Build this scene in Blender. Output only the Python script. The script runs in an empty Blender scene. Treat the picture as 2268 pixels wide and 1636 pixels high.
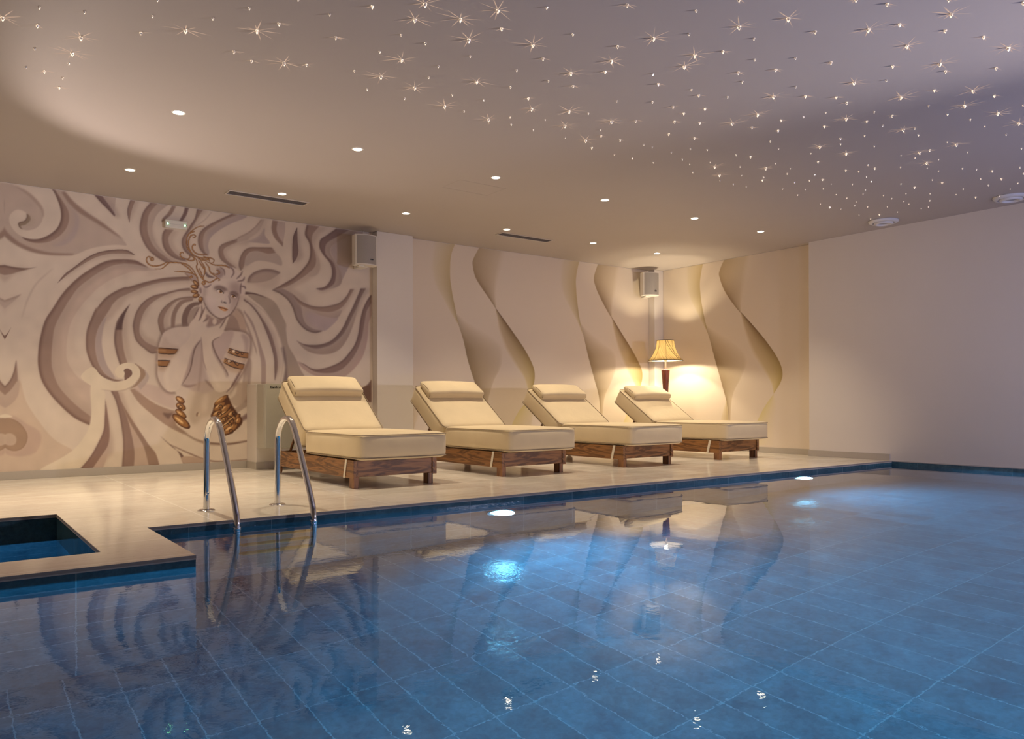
import bpy, bmesh, math, random
import numpy as np
from mathutils import Vector, Matrix
random.seed(7)
S = bpy.context.scene
COL = S.collection
PI = math.pi

# ------------------------------------------------------------------ camera (solved from the vanishing points of the photo)
F_PX, CXP, CYP, EYE = 1744.8, 1134.0, 890.46, 0.75
yw, pt, rl = [math.radians(a) for a in (53.534, .0317, .2075)]
FW = np.array([math.cos(yw)*math.cos(pt), math.sin(yw)*math.cos(pt), math.sin(pt)])
R0 = np.array([math.sin(yw), -math.cos(yw), 0.0]); D0 = np.cross(FW, R0)
RT = R0*math.cos(rl) + D0*math.sin(rl); DN = -R0*math.sin(rl) + D0*math.cos(rl)
CAM = np.array([0, 0, EYE])
def on(x, y, axis, val):                     # where the sight line of a photo point meets a plane of the room
    d = FW + RT*(x-CXP)/F_PX + DN*(y-CYP)/F_PX
    return CAM + d*((val-CAM[axis])/d[axis])
def proj(P):
    v = P - CAM; z = v @ FW
    return CXP + F_PX*(v @ RT)/z, CYP + F_PX*(v @ DN)/z
cd = bpy.data.cameras.new('camera'); cam = bpy.data.objects.new('camera', cd); COL.objects.link(cam)
M = Matrix.Identity(4)
for i in range(3):
    M[i][0] = RT[i]; M[i][1] = -DN[i]; M[i][2] = -FW[i]; M[i][3] = CAM[i]
cam.matrix_world = M
cd.sensor_width = 36; cd.lens = 36*F_PX/2268; cd.shift_y = (CYP-818)/2268; cd.clip_start = .02
S.camera = cam

# ------------------------------------------------------------------ room numbers (metres, deck surface is z = 0)
ZC, YB, XR, XR2, YSTEP = 2.955, 9.28, 9.93, 9.80, 6.33
XL, YF = -2.0, -2.6
ZW, ZP = -.055, -1.46
PY, BX, BY = 5.17, 1.06, 4.08               # pool edge, block corner
PXL, PYF = -1.5, .3
JX0, JX1, JY0, JY1 = -1.4, .695, 4.455, 6.18

# ------------------------------------------------------------------ helpers
def tag(o, label=None, cat=None, group=None, kind=None):
    if label: o['label'] = label
    if cat: o['category'] = cat
    if group: o['group'] = group
    if kind: o['kind'] = kind
    return o
def empty(name, loc, rz=0):
    o = bpy.data.objects.new(name, None); COL.objects.link(o); o.location = loc; o.rotation_euler = (0, 0, rz)
    o.empty_display_size = .1
    return o
def obj(name, bm, mat, parent=None, smooth=None, loc=None, fixn=True):
    if fixn: bmesh.ops.recalc_face_normals(bm, faces=bm.faces)
    me = bpy.data.meshes.new(name); bm.to_mesh(me); bm.free()
    for m in (mat if isinstance(mat, (list, tuple)) else [mat]): me.materials.append(m)
    if smooth is not None:
        for p in me.polygons: p.use_smooth = True
        if smooth < 3: me.set_sharp_from_angle(angle=smooth)
    o = bpy.data.objects.new(name, me); COL.objects.link(o)
    if parent: o.parent = parent
    if loc: o.location = loc
    return o
def box(bm, x0, x1, y0, y1, z0, z1, bev=0, seg=2, mi=0):
    n = len(bm.faces)
    t = bmesh.new()
    vs = [t.verts.new((x, y, z)) for x in (x0, x1) for y in (y0, y1) for z in (z0, z1)]
    for f in ((0,1,3,2),(4,6,7,5),(0,4,5,1),(2,3,7,6),(0,2,6,4),(1,5,7,3)): t.faces.new([vs[i] for i in f])
    bmesh.ops.recalc_face_normals(t, faces=t.faces)
    if bev: bmesh.ops.bevel(t, geom=list(t.edges), offset=bev, segments=seg, affect='EDGES', profile=.5)
    for f in t.faces: f.material_index = mi
    me = bpy.data.meshes.new('tmp'); t.to_mesh(me); t.free(); bm.from_mesh(me); bpy.data.meshes.remove(me)
def boxm(*a, **k):
    bm = bmesh.new(); box(bm, *a, **k); return bm
def crv(P, n=8, closed=False):               # Catmull-Rom through the points
    P = [np.array(p, float) for p in P]
    if len(P) < 3 and not closed: return P
    out = []; m = len(P); rng = m if closed else m-1
    for i in range(rng):
        if closed: a, b, c, d = P[(i-1) % m], P[i], P[(i+1) % m], P[(i+2) % m]
        else:
            b, c = P[i], P[i+1]
            a = P[i-1] if i else 2*b-c
            d = P[i+2] if i+2 < m else 2*c-b
        for k in range(n):
            t = k/n
            out.append(.5*((2*b)+(c-a)*t+(2*a-5*b+4*c-d)*t*t+(3*b-a-3*c+d)*t**3))
    if not closed: out.append(P[-1])
    return out
def tube(bm, pts, r, n=12, closed=False, caps=True, mi=0):
    pts = [Vector(p) for p in pts]; m = len(pts); rings = []
    up = None
    for i, p in enumerate(pts):
        a = pts[(i-1) % m] if (closed or i) else p
        b = pts[(i+1) % m] if (closed or i+1 < m) else p
        t = (b-a).normalized()
        if up is None: up = t.orthogonal().normalized()
        up = (up - t*up.dot(t)).normalized(); s = t.cross(up)
        rr = r[i] if isinstance(r, (list, tuple)) else r
        rings.append([bm.verts.new(p + (up*math.cos(2*PI*k/n) + s*math.sin(2*PI*k/n))*rr) for k in range(n)])
    for i in range(m if closed else m-1):
        A, B = rings[i], rings[(i+1) % m]
        for k in range(n):
            f = bm.faces.new((A[k], A[(k+1) % n], B[(k+1) % n], B[k])); f.material_index = mi
    if caps and not closed:
        bm.faces.new(rings[0]); bm.faces.new(rings[-1])
def lathe(bm, prof, n=32, cx=0, cy=0, capb=True, capt=True, mi=0):
    rings = []
    for r, z in prof:
        rings.append([bm.verts.new((cx+max(r, 1e-4)*math.cos(2*PI*k/n), cy+max(r, 1e-4)*math.sin(2*PI*k/n), z)) for k in range(n)])
    for A, B in zip(rings, rings[1:]):
        for k in range(n):
            f = bm.faces.new((A[k], A[(k+1) % n], B[(k+1) % n], B[k])); f.material_index = mi
    if capb: bm.faces.new(rings[0]).material_index = mi
    if capt: bm.faces.new(rings[-1]).material_index = mi
def rect(bm, P, mi=0):
    f = bm.faces.new([bm.verts.new(p) for p in P]); f.material_index = mi
    return f

# ------------------------------------------------------------------ materials
def lin(c): return tuple(((v/255)/12.92 if v/255 <= .04045 else ((v/255+.055)/1.055)**2.4) for v in c)
class NT:
    def __init__(s, name):
        s.m = bpy.data.materials.new(name); s.m.use_nodes = True; s.t = s.m.node_tree; s.t.nodes.clear()
        s.out = s.n('ShaderNodeOutputMaterial')
    def n(s, typ, **kw):
        o = s.t.nodes.new(typ)
        for k, v in kw.items():
            if k in o.inputs: o.inputs[k].default_value = v
            else: setattr(o, k, v)
        return o
    def l(s, a, b): s.t.links.new(a, b)
    def bsdf(s, **kw):
        b = s.n('ShaderNodeBsdfPrincipled')
        for k, v in kw.items(): b.inputs[k.replace('_', ' ')].default_value = v if not (isinstance(v, tuple) and len(v) == 3) else v+(1,)
        s.l(b.outputs[0], s.out.inputs[0]); return b
    def coord(s, scale=(1, 1, 1), loc=(0, 0, 0), rot=(0, 0, 0), src='Object'):
        tc = s.n('ShaderNodeTexCoord'); mp = s.n('ShaderNodeMapping'); s.l(tc.outputs[src], mp.inputs[0])
        mp.inputs['Location'].default_value = loc; mp.inputs['Rotation'].default_value = rot; mp.inputs['Scale'].default_value = scale
        return mp.outputs[0]
    def noise(s, vec, scale, detail=3, rough=.5, dist=0):
        n = s.n('ShaderNodeTexNoise'); n.inputs['Scale'].default_value = scale; n.inputs['Detail'].default_value = detail
        n.inputs['Roughness'].default_value = rough; n.inputs['Distortion'].default_value = dist
        s.l(vec, n.inputs['Vector']); return n.outputs[0]
    def ramp(s, fac, stops):
        r = s.n('ShaderNodeValToRGB'); e = r.color_ramp.elements
        while len(e) < len(stops): e.new(.5)
        for i, (p, c) in enumerate(stops): e[i].position = p; e[i].color = tuple(c)+(1,)
        s.l(fac, r.inputs[0]); return r.outputs[0]
    def mix(s, fac, a, b, mode='MIX'):
        m = s.n('ShaderNodeMix', data_type='RGBA', blend_type=mode)
        for v, i in ((fac, 0), (a, 6), (b, 7)):
            if isinstance(v, (int, float)): m.inputs[i].default_value = v
            elif isinstance(v, tuple): m.inputs[i].default_value = v+(1,)
            else: s.l(v, m.inputs[i])
        return m.outputs[2]
    def bump(s, h, b, strength=.3, dist=.01):
        n = s.n('ShaderNodeBump'); n.inputs['Strength'].default_value = strength; n.inputs['Distance'].default_value = dist
        s.l(h, n.inputs['Height']); s.l(n.outputs[0], b.inputs['Normal']); return n
def plain(name, col, rough=.5, metal=0, **kw):
    t = NT(name); b = t.bsdf(Base_Color=col, Roughness=rough, Metallic=metal, **kw)
    v = t.coord(); n = t.noise(v, 60, 2)
    c = t.mix(n, tuple(x*.96 for x in col), tuple(min(1, x*1.04) for x in col)); t.l(c, b.inputs['Base Color'])
    return t.m
def paint(name, col, rough=.6):
    t = NT(name); b = t.bsdf(Base_Color=col, Roughness=rough)
    v = t.coord(); n = t.noise(v, 1.3, 3)
    c = t.mix(n, tuple(x*.97 for x in col), tuple(min(1, x*1.02) for x in col)); t.l(c, b.inputs['Base Color'])
    t.bump(t.noise(v, 180, 2), b, .06, .002); return t.m
def emis(name, col, s):
    t = NT(name); e = t.n('ShaderNodeEmission'); e.inputs[0].default_value = col+(1,); e.inputs[1].default_value = s
    t.l(e.outputs[0], t.out.inputs[0]); return t.m
def attrmat(name, rough=.6, gain=1.0, weave=400):
    t = NT(name); b = t.bsdf(Roughness=rough); a = t.n('ShaderNodeAttribute'); a.attribute_name = 'Col'
    t.l(a.outputs['Color'], b.inputs['Base Color'])
    t.bump(t.noise(t.coord(), weave, 2), b, .05, .002); return t.m
def tilemat(name, swap, loc=(0, 0, 0), big=.527, small=.2105, ca=(.040, .105, .150), cb=(.095, .20, .26), grout=(.17, .27, .32), rough=.07):
    t = NT(name); b = t.bsdf(Roughness=rough)
    tc = t.n('ShaderNodeTexCoord'); sp = t.n('ShaderNodeSeparateXYZ'); cb_ = t.n('ShaderNodeCombineXYZ')
    t.l(tc.outputs['Object'], sp.inputs[0])
    for k, a in enumerate(swap):
        ad = t.n('ShaderNodeMath', operation='ADD'); t.l(sp.outputs['XYZ'.index(a)], ad.inputs[0]); ad.inputs[1].default_value = loc[k]
        t.l(ad.outputs[0], cb_.inputs[k])
    br = t.n('ShaderNodeTexBrick', offset=0.0, squash=1.0)
    for k, v in (('Scale', 1.0), ('Mortar Size', .0035), ('Mortar Smooth', .25), ('Bias', 0.0), ('Brick Width', big), ('Row Height', small)): br.inputs[k].default_value = v
    br.inputs['Color1'].default_value = (.84, .84, .84, 1); br.inputs['Color2'].default_value = (1.10, 1.10, 1.10, 1); br.inputs['Mortar'].default_value = (1, 1, 1, 1)
    t.l(cb_.outputs[0], br.inputs['Vector'])
    v = tc.outputs['Object']
    n1 = t.noise(v, 5.5, 6, .62, .4); n2 = t.noise(v, 38, 4, .6)
    c = t.ramp(n1, [(.3, ca), (.72, cb)])
    c = t.mix(t.ramp(n2, [(.35, (.78,)*3), (.7, (1.15,)*3)]), (0, 0, 0), c, 'MIX') if False else t.mix(1.0, c, t.ramp(n2, [(.3, (.72,)*3), (.7, (1.1,)*3)]), 'MULTIPLY')
    c = t.mix(1.0, c, br.outputs['Color'], 'MULTIPLY')
    c = t.mix(br.outputs['Fac'], c, grout); t.l(c, b.inputs['Base Color'])
    h = t.n('ShaderNodeMath', operation='MULTIPLY_ADD'); t.l(br.outputs['Fac'], h.inputs[0]); h.inputs[1].default_value = -.6; t.l(n1, h.inputs[2])
    t.bump(h.outputs[0], b, .4, .012)
    return t.m
def deckmat():
    t = NT('marble_deck_tile'); b = t.bsdf(Roughness=.14)
    v = t.coord()
    br = t.n('ShaderNodeTexBrick', offset=0.0, squash=1.0)
    for k, x in (('Scale', 1.0), ('Mortar Size', .0055), ('Mortar Smooth', .1), ('Bias', 0.0), ('Brick Width', 1.293), ('Row Height', .555)): br.inputs[k].default_value = x
    for k, x in (('Color1', .97), ('Color2', 1.02), ('Mortar', 1.0)): br.inputs[k].default_value = (x, x, x, 1)
    t.l(t.coord(loc=(1.293-1.465, .555*11-5.80, 0)), br.inputs['Vector'])
    va = t.coord(scale=(.7, 5.5, 1)); n = t.noise(va, 1.6, 7, .62, .8)
    c = t.ramp(n, [(.25, (.70, .63, .53)), (.45, (.80, .74, .64)), (.7, (.84, .79, .70))])
    vein = t.ramp(t.noise(t.coord(scale=(.9, 7, 1), loc=(3, 1, 0)), 1.9, 6, .7, 1.4), [(.485, (1,)*3), (.5, (.72, .66, .60)), (.515, (1,)*3)])
    c = t.mix(.75, c, vein, 'MULTIPLY'); c = t.mix(1.0, c, br.outputs['Color'], 'MULTIPLY')
    c = t.mix(br.outputs['Fac'], c, (.93, .89, .82)); t.l(c, b.inputs['Base Color'])
    rg = t.ramp(t.noise(v, 2.2, 4), [(.3, (.10,)*3), (.7, (.2,)*3)]); t.l(rg, b.inputs['Roughness'])
    t.bump(t.noise(t.coord(scale=(1, 3, 1)), 2.5, 2), b, .03, .01)
    return t.m
def woodmat(name, ca, cb, axis=0, scale=1.0):
    t = NT(name); b = t.bsdf(Roughness=.42)
    sc = [9, 9, 9]; sc[axis] = 1.1
    v = t.coord(scale=tuple(x*scale for x in sc), loc=(.3, 1.7, .2))
    n = t.noise(v, 1.1, 4, .55, 1.1)
    w = t.n('ShaderNodeMath', operation='MULTIPLY'); t.l(n, w.inputs[0]); w.inputs[1].default_value = 30
    s = t.n('ShaderNodeMath', operation='SINE'); t.l(w.outputs[0], s.inputs[0])
    a = t.n('ShaderNodeMath', operation='MULTIPLY_ADD'); t.l(s.outputs[0], a.inputs[0]); a.inputs[1].default_value = .3; a.inputs[2].default_value = .5
    sc2 = [60, 60, 60]; sc2[axis] = 3
    f = t.noise(t.coord(scale=tuple(sc2)), 1.6, 3, .6)
    c = t.ramp(a.outputs[0], [(.15, ca), (.75, cb)])
    c = t.mix(1.0, c, t.ramp(f, [(.3, (.76,)*3), (.75, (1.12,)*3)]), 'MULTIPLY'); t.l(c, b.inputs['Base Color'])
    t.bump(f, b, .12, .003); return t.m
def fabricmat(name, col):
    t = NT(name); b = t.bsdf(Roughness=.85)
    v = t.coord(); n = t.noise(v, 5, 3, .5); f = t.noise(t.coord(scale=(1, 1, 1)), 420, 2)
    c = t.mix(n, tuple(x*.93 for x in col), tuple(min(1, x*1.05) for x in col)); t.l(c, b.inputs['Base Color'])
    b.inputs['Sheen Weight'].default_value = .15
    m = t.n('ShaderNodeMath', operation='MULTIPLY_ADD'); t.l(t.noise(t.coord(scale=(4, 4, 1.2)), 3.2, 3, .5, .3), m.inputs[0]); m.inputs[1].default_value = 4; t.l(f, m.inputs[2])
    t.bump(m.outputs[0], b, .22, .004); return t.m
MW = paint('wall_paint', (.78, .73, .675)); MC = paint('ceiling_paint', (.475, .43, .405)); MB = plain('baseboard_tile', (.47, .43, .375), .3)
M_DECK = deckmat(); M_EDGE = plain('tile_edge', (.36, .30, .25), .5); M_GROUT = plain('edge_grout', (.55, .52, .48), .7)
M_PF = tilemat('pool_floor_tile', 'YXZ', (.529*20-2.235, .2107*20-3.005, 0), .529, .2107)
M_PB = tilemat('pool_wall_tile', 'XZY', (.527*10-1.3016+.0, .2105*12, 0)); M_PB2 = tilemat('pool_block_tile', 'XZY', (.527*10-.535, .2105*12, 0)); M_PR = tilemat('pool_side_tile', 'YZX', (.527*10-.1, .2105*12, 0))
M_STEEL = plain('polished_steel', (.78, .77, .75), .09, 1); M_WHITE = plain('white_plastic', (.74, .71, .66), .4); M_VALVE = plain('white_valve_plastic', (.72, .72, .74), .35)
M_DARKGAP = plain('dark_gap', (.012, .011, .011), .7); M_FRAME = plain('grille_frame', (.66, .61, .55), .35, .2); M_SLAT = plain('grille_slat', (.14, .12, .115), .5)
M_GRILLE = plain('speaker_grille', (.36, .335, .315), .7); M_BADGE = plain('black_badge', (.012, .012, .012), .4)
M_CAB = plain('cabinet_enamel', (.47, .455, .385), .28); M_INK = plain('black_ink', (.02, .02, .02), .5); M_GREYINK = plain('grey_ink', (.33, .33, .33), .6)
M_WOOD = woodmat('stained_pine_long', (.11, .045, .014), (.32, .145, .045), 1); M_WOODX = woodmat('stained_pine_cross', (.11, .046, .014), (.33, .15, .047), 0); M_WOODZ = woodmat('stained_pine_upright', (.10, .04, .014), (.30, .135, .052), 2)
M_POST = woodmat('mahogany', (.10, .022, .010), (.22, .055, .025), 2, 1.6)
M_FAB = fabricmat('beige_canvas', (.73, .605, .39)); M_PIPE = plain('dark_piping', (.30, .23, .15), .8); M_STRAP = plain('cream_strap', (.72, .66, .54), .8)
M_TREAD = plain('ladder_tread', (.30, .15, .05), .4)
M_LAMP = emis('lamp_glass', (1.0, .86, .62), 24); M_GREEN = emis('green_led', (.25, 1.0, .35), 9); M_POOLLENS = emis('pool_lens', (.22, .80, 1.0), 11)
M_BULB = emis('bulb_glass', (1.0, .74, .40), 2.2)
_t = M_BULB.node_tree; _a = _t.nodes.new('ShaderNodeAddShader'); _p = _t.nodes.new('ShaderNodeBsdfTransparent'); _o = _t.nodes['Material Output']; _e = _o.inputs[0].links[0].from_node
_t.links.new(_e.outputs[0], _a.inputs[0]); _t.links.new(_p.outputs[0], _a.inputs[1]); _t.links.new(_a.outputs[0], _o.inputs[0])
def watermat():
    t = NT('pool_water'); b = t.bsdf(Base_Color=(.93, .98, 1.0), Roughness=0.0, IOR=1.333, Transmission_Weight=1.0)
    n = t.noise(t.coord(scale=(1, 1, 1)), 2.1, 2, .5, .2); n2 = t.noise(t.coord(scale=(1.0, 1.0, 1), rot=(0, 0, .6)), 17, 3, .55, .3)
    # ripples are stronger on the left, by the ladder and the whirlpool, and die out to the right
    tc = t.n('ShaderNodeTexCoord'); sx = t.n('ShaderNodeSeparateXYZ'); t.l(tc.outputs['Object'], sx.inputs[0])
    mr = t.n('ShaderNodeMapRange'); t.l(sx.outputs[0], mr.inputs[0])
    for k, v in ((1, 1.5), (2, 4.5), (3, 1.0), (4, .10)): mr.inputs[k].default_value = v
    m0 = t.n('ShaderNodeMath', operation='MULTIPLY'); t.l(n2, m0.inputs[0]); t.l(mr.outputs[0], m0.inputs[1])
    m = t.n('ShaderNodeMath', operation='MULTIPLY_ADD'); t.l(m0.outputs[0], m.inputs[0]); m.inputs[1].default_value = .34; t.l(n, m.inputs[2])
    t.bump(m.outputs[0], b, .17, .006); return t.m
M_WATER = watermat()
EN = dict(down=118, bulb=34, corner=1300, arc=108, glow=76, pool=620, pool2=160, poolA=88, fill=390, jac=140, wash=200, exp=0.0)

# ------------------------------------------------------------------ the setting
def struct(name, bm, mat, label, cat, **k):
    return tag(obj(name, bm, mat, **k), label, cat, kind='structure')
struct('wall_back', boxm(XL-.1, XR+.1, YB, YB+.1, -.05, ZC), MW, 'long cream back wall behind the loungers', 'wall')
struct('wall_right', boxm(XR, XR+.12, YSTEP, YB, -.05, ZC), MW, 'cream right wall recess beside the floor lamp', 'wall')
struct('wall_right_front', boxm(XR2, XR+.12, YF, YSTEP, 0, ZC), MW, 'plain pale right wall standing along the pool end', 'wall')
struct('wall_left', boxm(XL-.1, XL, YF, YB, -.05, ZC), MW, 'plain left wall outside the view', 'wall')
struct('wall_front', boxm(XL-.1, XR+.12, YF-.1, YF, -.05, ZC), MW, 'plain wall behind the viewer', 'wall')
struct('ceiling', boxm(XL-.1, XR+.12, YF-.1, YB+.1, ZC, ZC+.1), MC, 'smooth painted ceiling dotted with crystal stars', 'ceiling')
P1X0, P1X1, P1Y = 4.615, 5.140, 9.145
struct('column_1', boxm(P1X0, P1X1, P1Y, YB, 0, ZC, bev=.004), MW, 'square cream pilaster between the mural and the ribbon wallpaper', 'column')
struct('column_2', boxm(9.72, XR, P1Y, YB, 0, ZC, bev=.004), MW, 'narrow cream pilaster in the corner behind the floor lamp', 'column')
LWX0, LWX1, LWY = 2.99, 3.95, 8.95
struct('low_wall', boxm(LWX0, LWX1, LWY, YB, 0, .974, bev=.004), MW, 'low cream plinth wall carrying the grey cabinet', 'wall')
BH, BT = .082, .012
for nm, a, lb in (('baseboard_back', (XL, LWX0-BT, YB-BT, YB, 0, BH), 'grey tile baseboard under the mural'),
                  ('baseboard_low_wall', (LWX0-BT, LWX1, LWY-BT, LWY, 0, BH), 'grey tile baseboard on the low wall front'),
                  ('baseboard_low_wall_side', (LWX0-BT, LWX0, LWY, YB-BT, 0, BH), 'short grey tile baseboard on the low wall side'),
                  ('baseboard_column', (P1X0-BT, P1X1+BT, P1Y-BT, P1Y, 0, BH), 'grey tile baseboard round the pilaster'),
                  ('baseboard_back_right', (P1X1+BT, 9.72, YB-BT, YB, 0, BH), 'grey tile baseboard under the ribbon wallpaper'),
                  ('baseboard_right', (XR-BT, XR, YSTEP, P1Y, 0, BH), 'grey tile baseboard in the right wall recess'),
                  ('baseboard_right_front', (XR2-BT, XR2, PY+.02, YSTEP+BT, 0, BH), 'short grey tile baseboard ending at the pool edge')):
    struct(nm, boxm(*a, bev=.002), MB, lb, 'baseboard')
# deck: slabs around the pool and the whirlpool basin
TH = .022
bm = bmesh.new()
for r in ((XL, XR, JY1, YB), (XL, JX0, BY, JY1), (JX1, BX, BY, JY1), (JX0, JX1, BY, JY0), (BX, XR, PY, JY1), (XL, PXL, YF, BY), (PXL, XR2, YF, PYF)):
    box(bm, r[0], r[1], r[2], r[3], -TH, 0)
struct('floor', bm, M_DECK, 'glossy beige marble tile deck round the pool', 'floor')
bm = bmesh.new()                              # brown tile edge and pale grout bead under the deck slabs
e = .0015
for x0, x1, y0, y1 in ((BX-.01, XR2, PY-e, PY+.01), (PXL, BX+e, BY-e, BY+.01), (BX-.01, BX+e, BY, PY), (JX1-e, JX1+.01, JY0, JY1), (JX0, JX1, JY1-e, JY1+.01), (JX0, JX1, JY0-.01, JY0+e)):
    box(bm, x0, x1, y0, y1, -.016, -.0015, mi=0)
    box(bm, x0, x1, y0, y1, -.0225, -.016, mi=1)
struct('trim_1', bm, [M_EDGE, M_GROUT], 'thin brown tile edge and grout bead along the water', 'trim')
T = .06
struct('pool_floor', boxm(PXL-T, XR2+T, PYF-T, PY+T, ZP-T, ZP), M_PF, 'blue tiled floor of the pool under water', 'floor')
struct('pool_wall_block', boxm(PXL, BX, BY, BY+T, ZP, -TH), M_PB2, 'dark teal tiled face of the deck block projecting into the pool', 'pool wall')
struct('pool_wall_back', boxm(BX, XR2, PY, PY+T, ZP, -TH), M_PB, 'dark teal tiled pool wall below the deck in front of the loungers', 'pool wall')
struct('pool_wall_front', boxm(PXL, XR2, PYF-T, PYF, ZP, -TH), M_PB, 'tiled pool wall on the near side', 'pool wall')
struct('pool_wall_block_side', boxm(BX-T, BX, BY+T, PY+T, ZP, -TH), M_PR, 'short tiled side of the deck block beside the ladder', 'pool wall')
struct('pool_wall_left', boxm(PXL-T, PXL, PYF, BY, ZP, -TH), M_PR, 'tiled pool end wall on the left', 'pool wall')
struct('pool_wall_right', boxm(XR2, XR2+T, PYF, PY, ZP, -.004), M_PR, 'dark teal tiled pool end wall under the plain right wall', 'pool wall')
struct('trim_2', boxm(XR2-.004, XR2, PYF, PY, -.012, .0), M_GROUT, 'thin pale joint between right wall and pool tiles', 'trim')
bm = bmesh.new(); box(bm, JX0-T, JX1+T, JY0-T, JY1+T, -.95, -.9); box(bm, JX0, JX1, JY1, JY1+T, -.9, -TH); box(bm, JX0, JX1, JY0-T, JY0, -.9, -TH)
struct('whirlpool_wall_back', bm, M_PB, 'dark teal tiled whirlpool basin in the deck', 'pool wall')
bm = bmesh.new(); box(bm, JX1, JX1+T, JY0, JY1, -.9, -TH); box(bm, JX0-T, JX0, JY0, JY1, -.9, -TH)
struct('whirlpool_wall_side', bm, M_PR, 'dark teal tiled whirlpool basin end walls', 'pool wall')
bm = bmesh.new(); rect(bm, [(PXL, PYF, ZW), (XR2, PYF, ZW), (XR2, PY, ZW), (BX, PY, ZW), (BX, BY, ZW), (PXL, BY, ZW)])
tag(obj('pool_water', bm, M_WATER, fixn=False), 'clear still blue water filling the large pool', 'water', kind='stuff')
bm = bmesh.new(); rect(bm, [(JX0, JY0, -.178), (JX1, JY0, -.178), (JX1, JY1, -.178), (JX0, JY1, -.178)])
tag(obj('whirlpool_water', bm, M_WATER, fixn=False), 'still water low in the small square basin at left', 'water', kind='stuff')
# faint ceiling access panel
bm = bmesh.new(); ap = [on(*p, 2, ZC) for p in ((985, 418), (1005, 399), (1112, 412), (1092, 432))]
bx0, bx1, by0, by1 = 4.22, 4.78, 6.56, 6.90
for x0, x1, y0, y1 in ((bx0, bx1, by0, by0+.006), (bx0, bx1, by1-.006, by1), (bx0, bx0+.006, by0, by1), (bx1-.006, bx1, by0, by1)): box(bm, x0, x1, y0, y1, ZC-.0015, ZC)
struct('trim_3', bm, MC, 'faint square joint of the ceiling access panel', 'trim')

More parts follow.
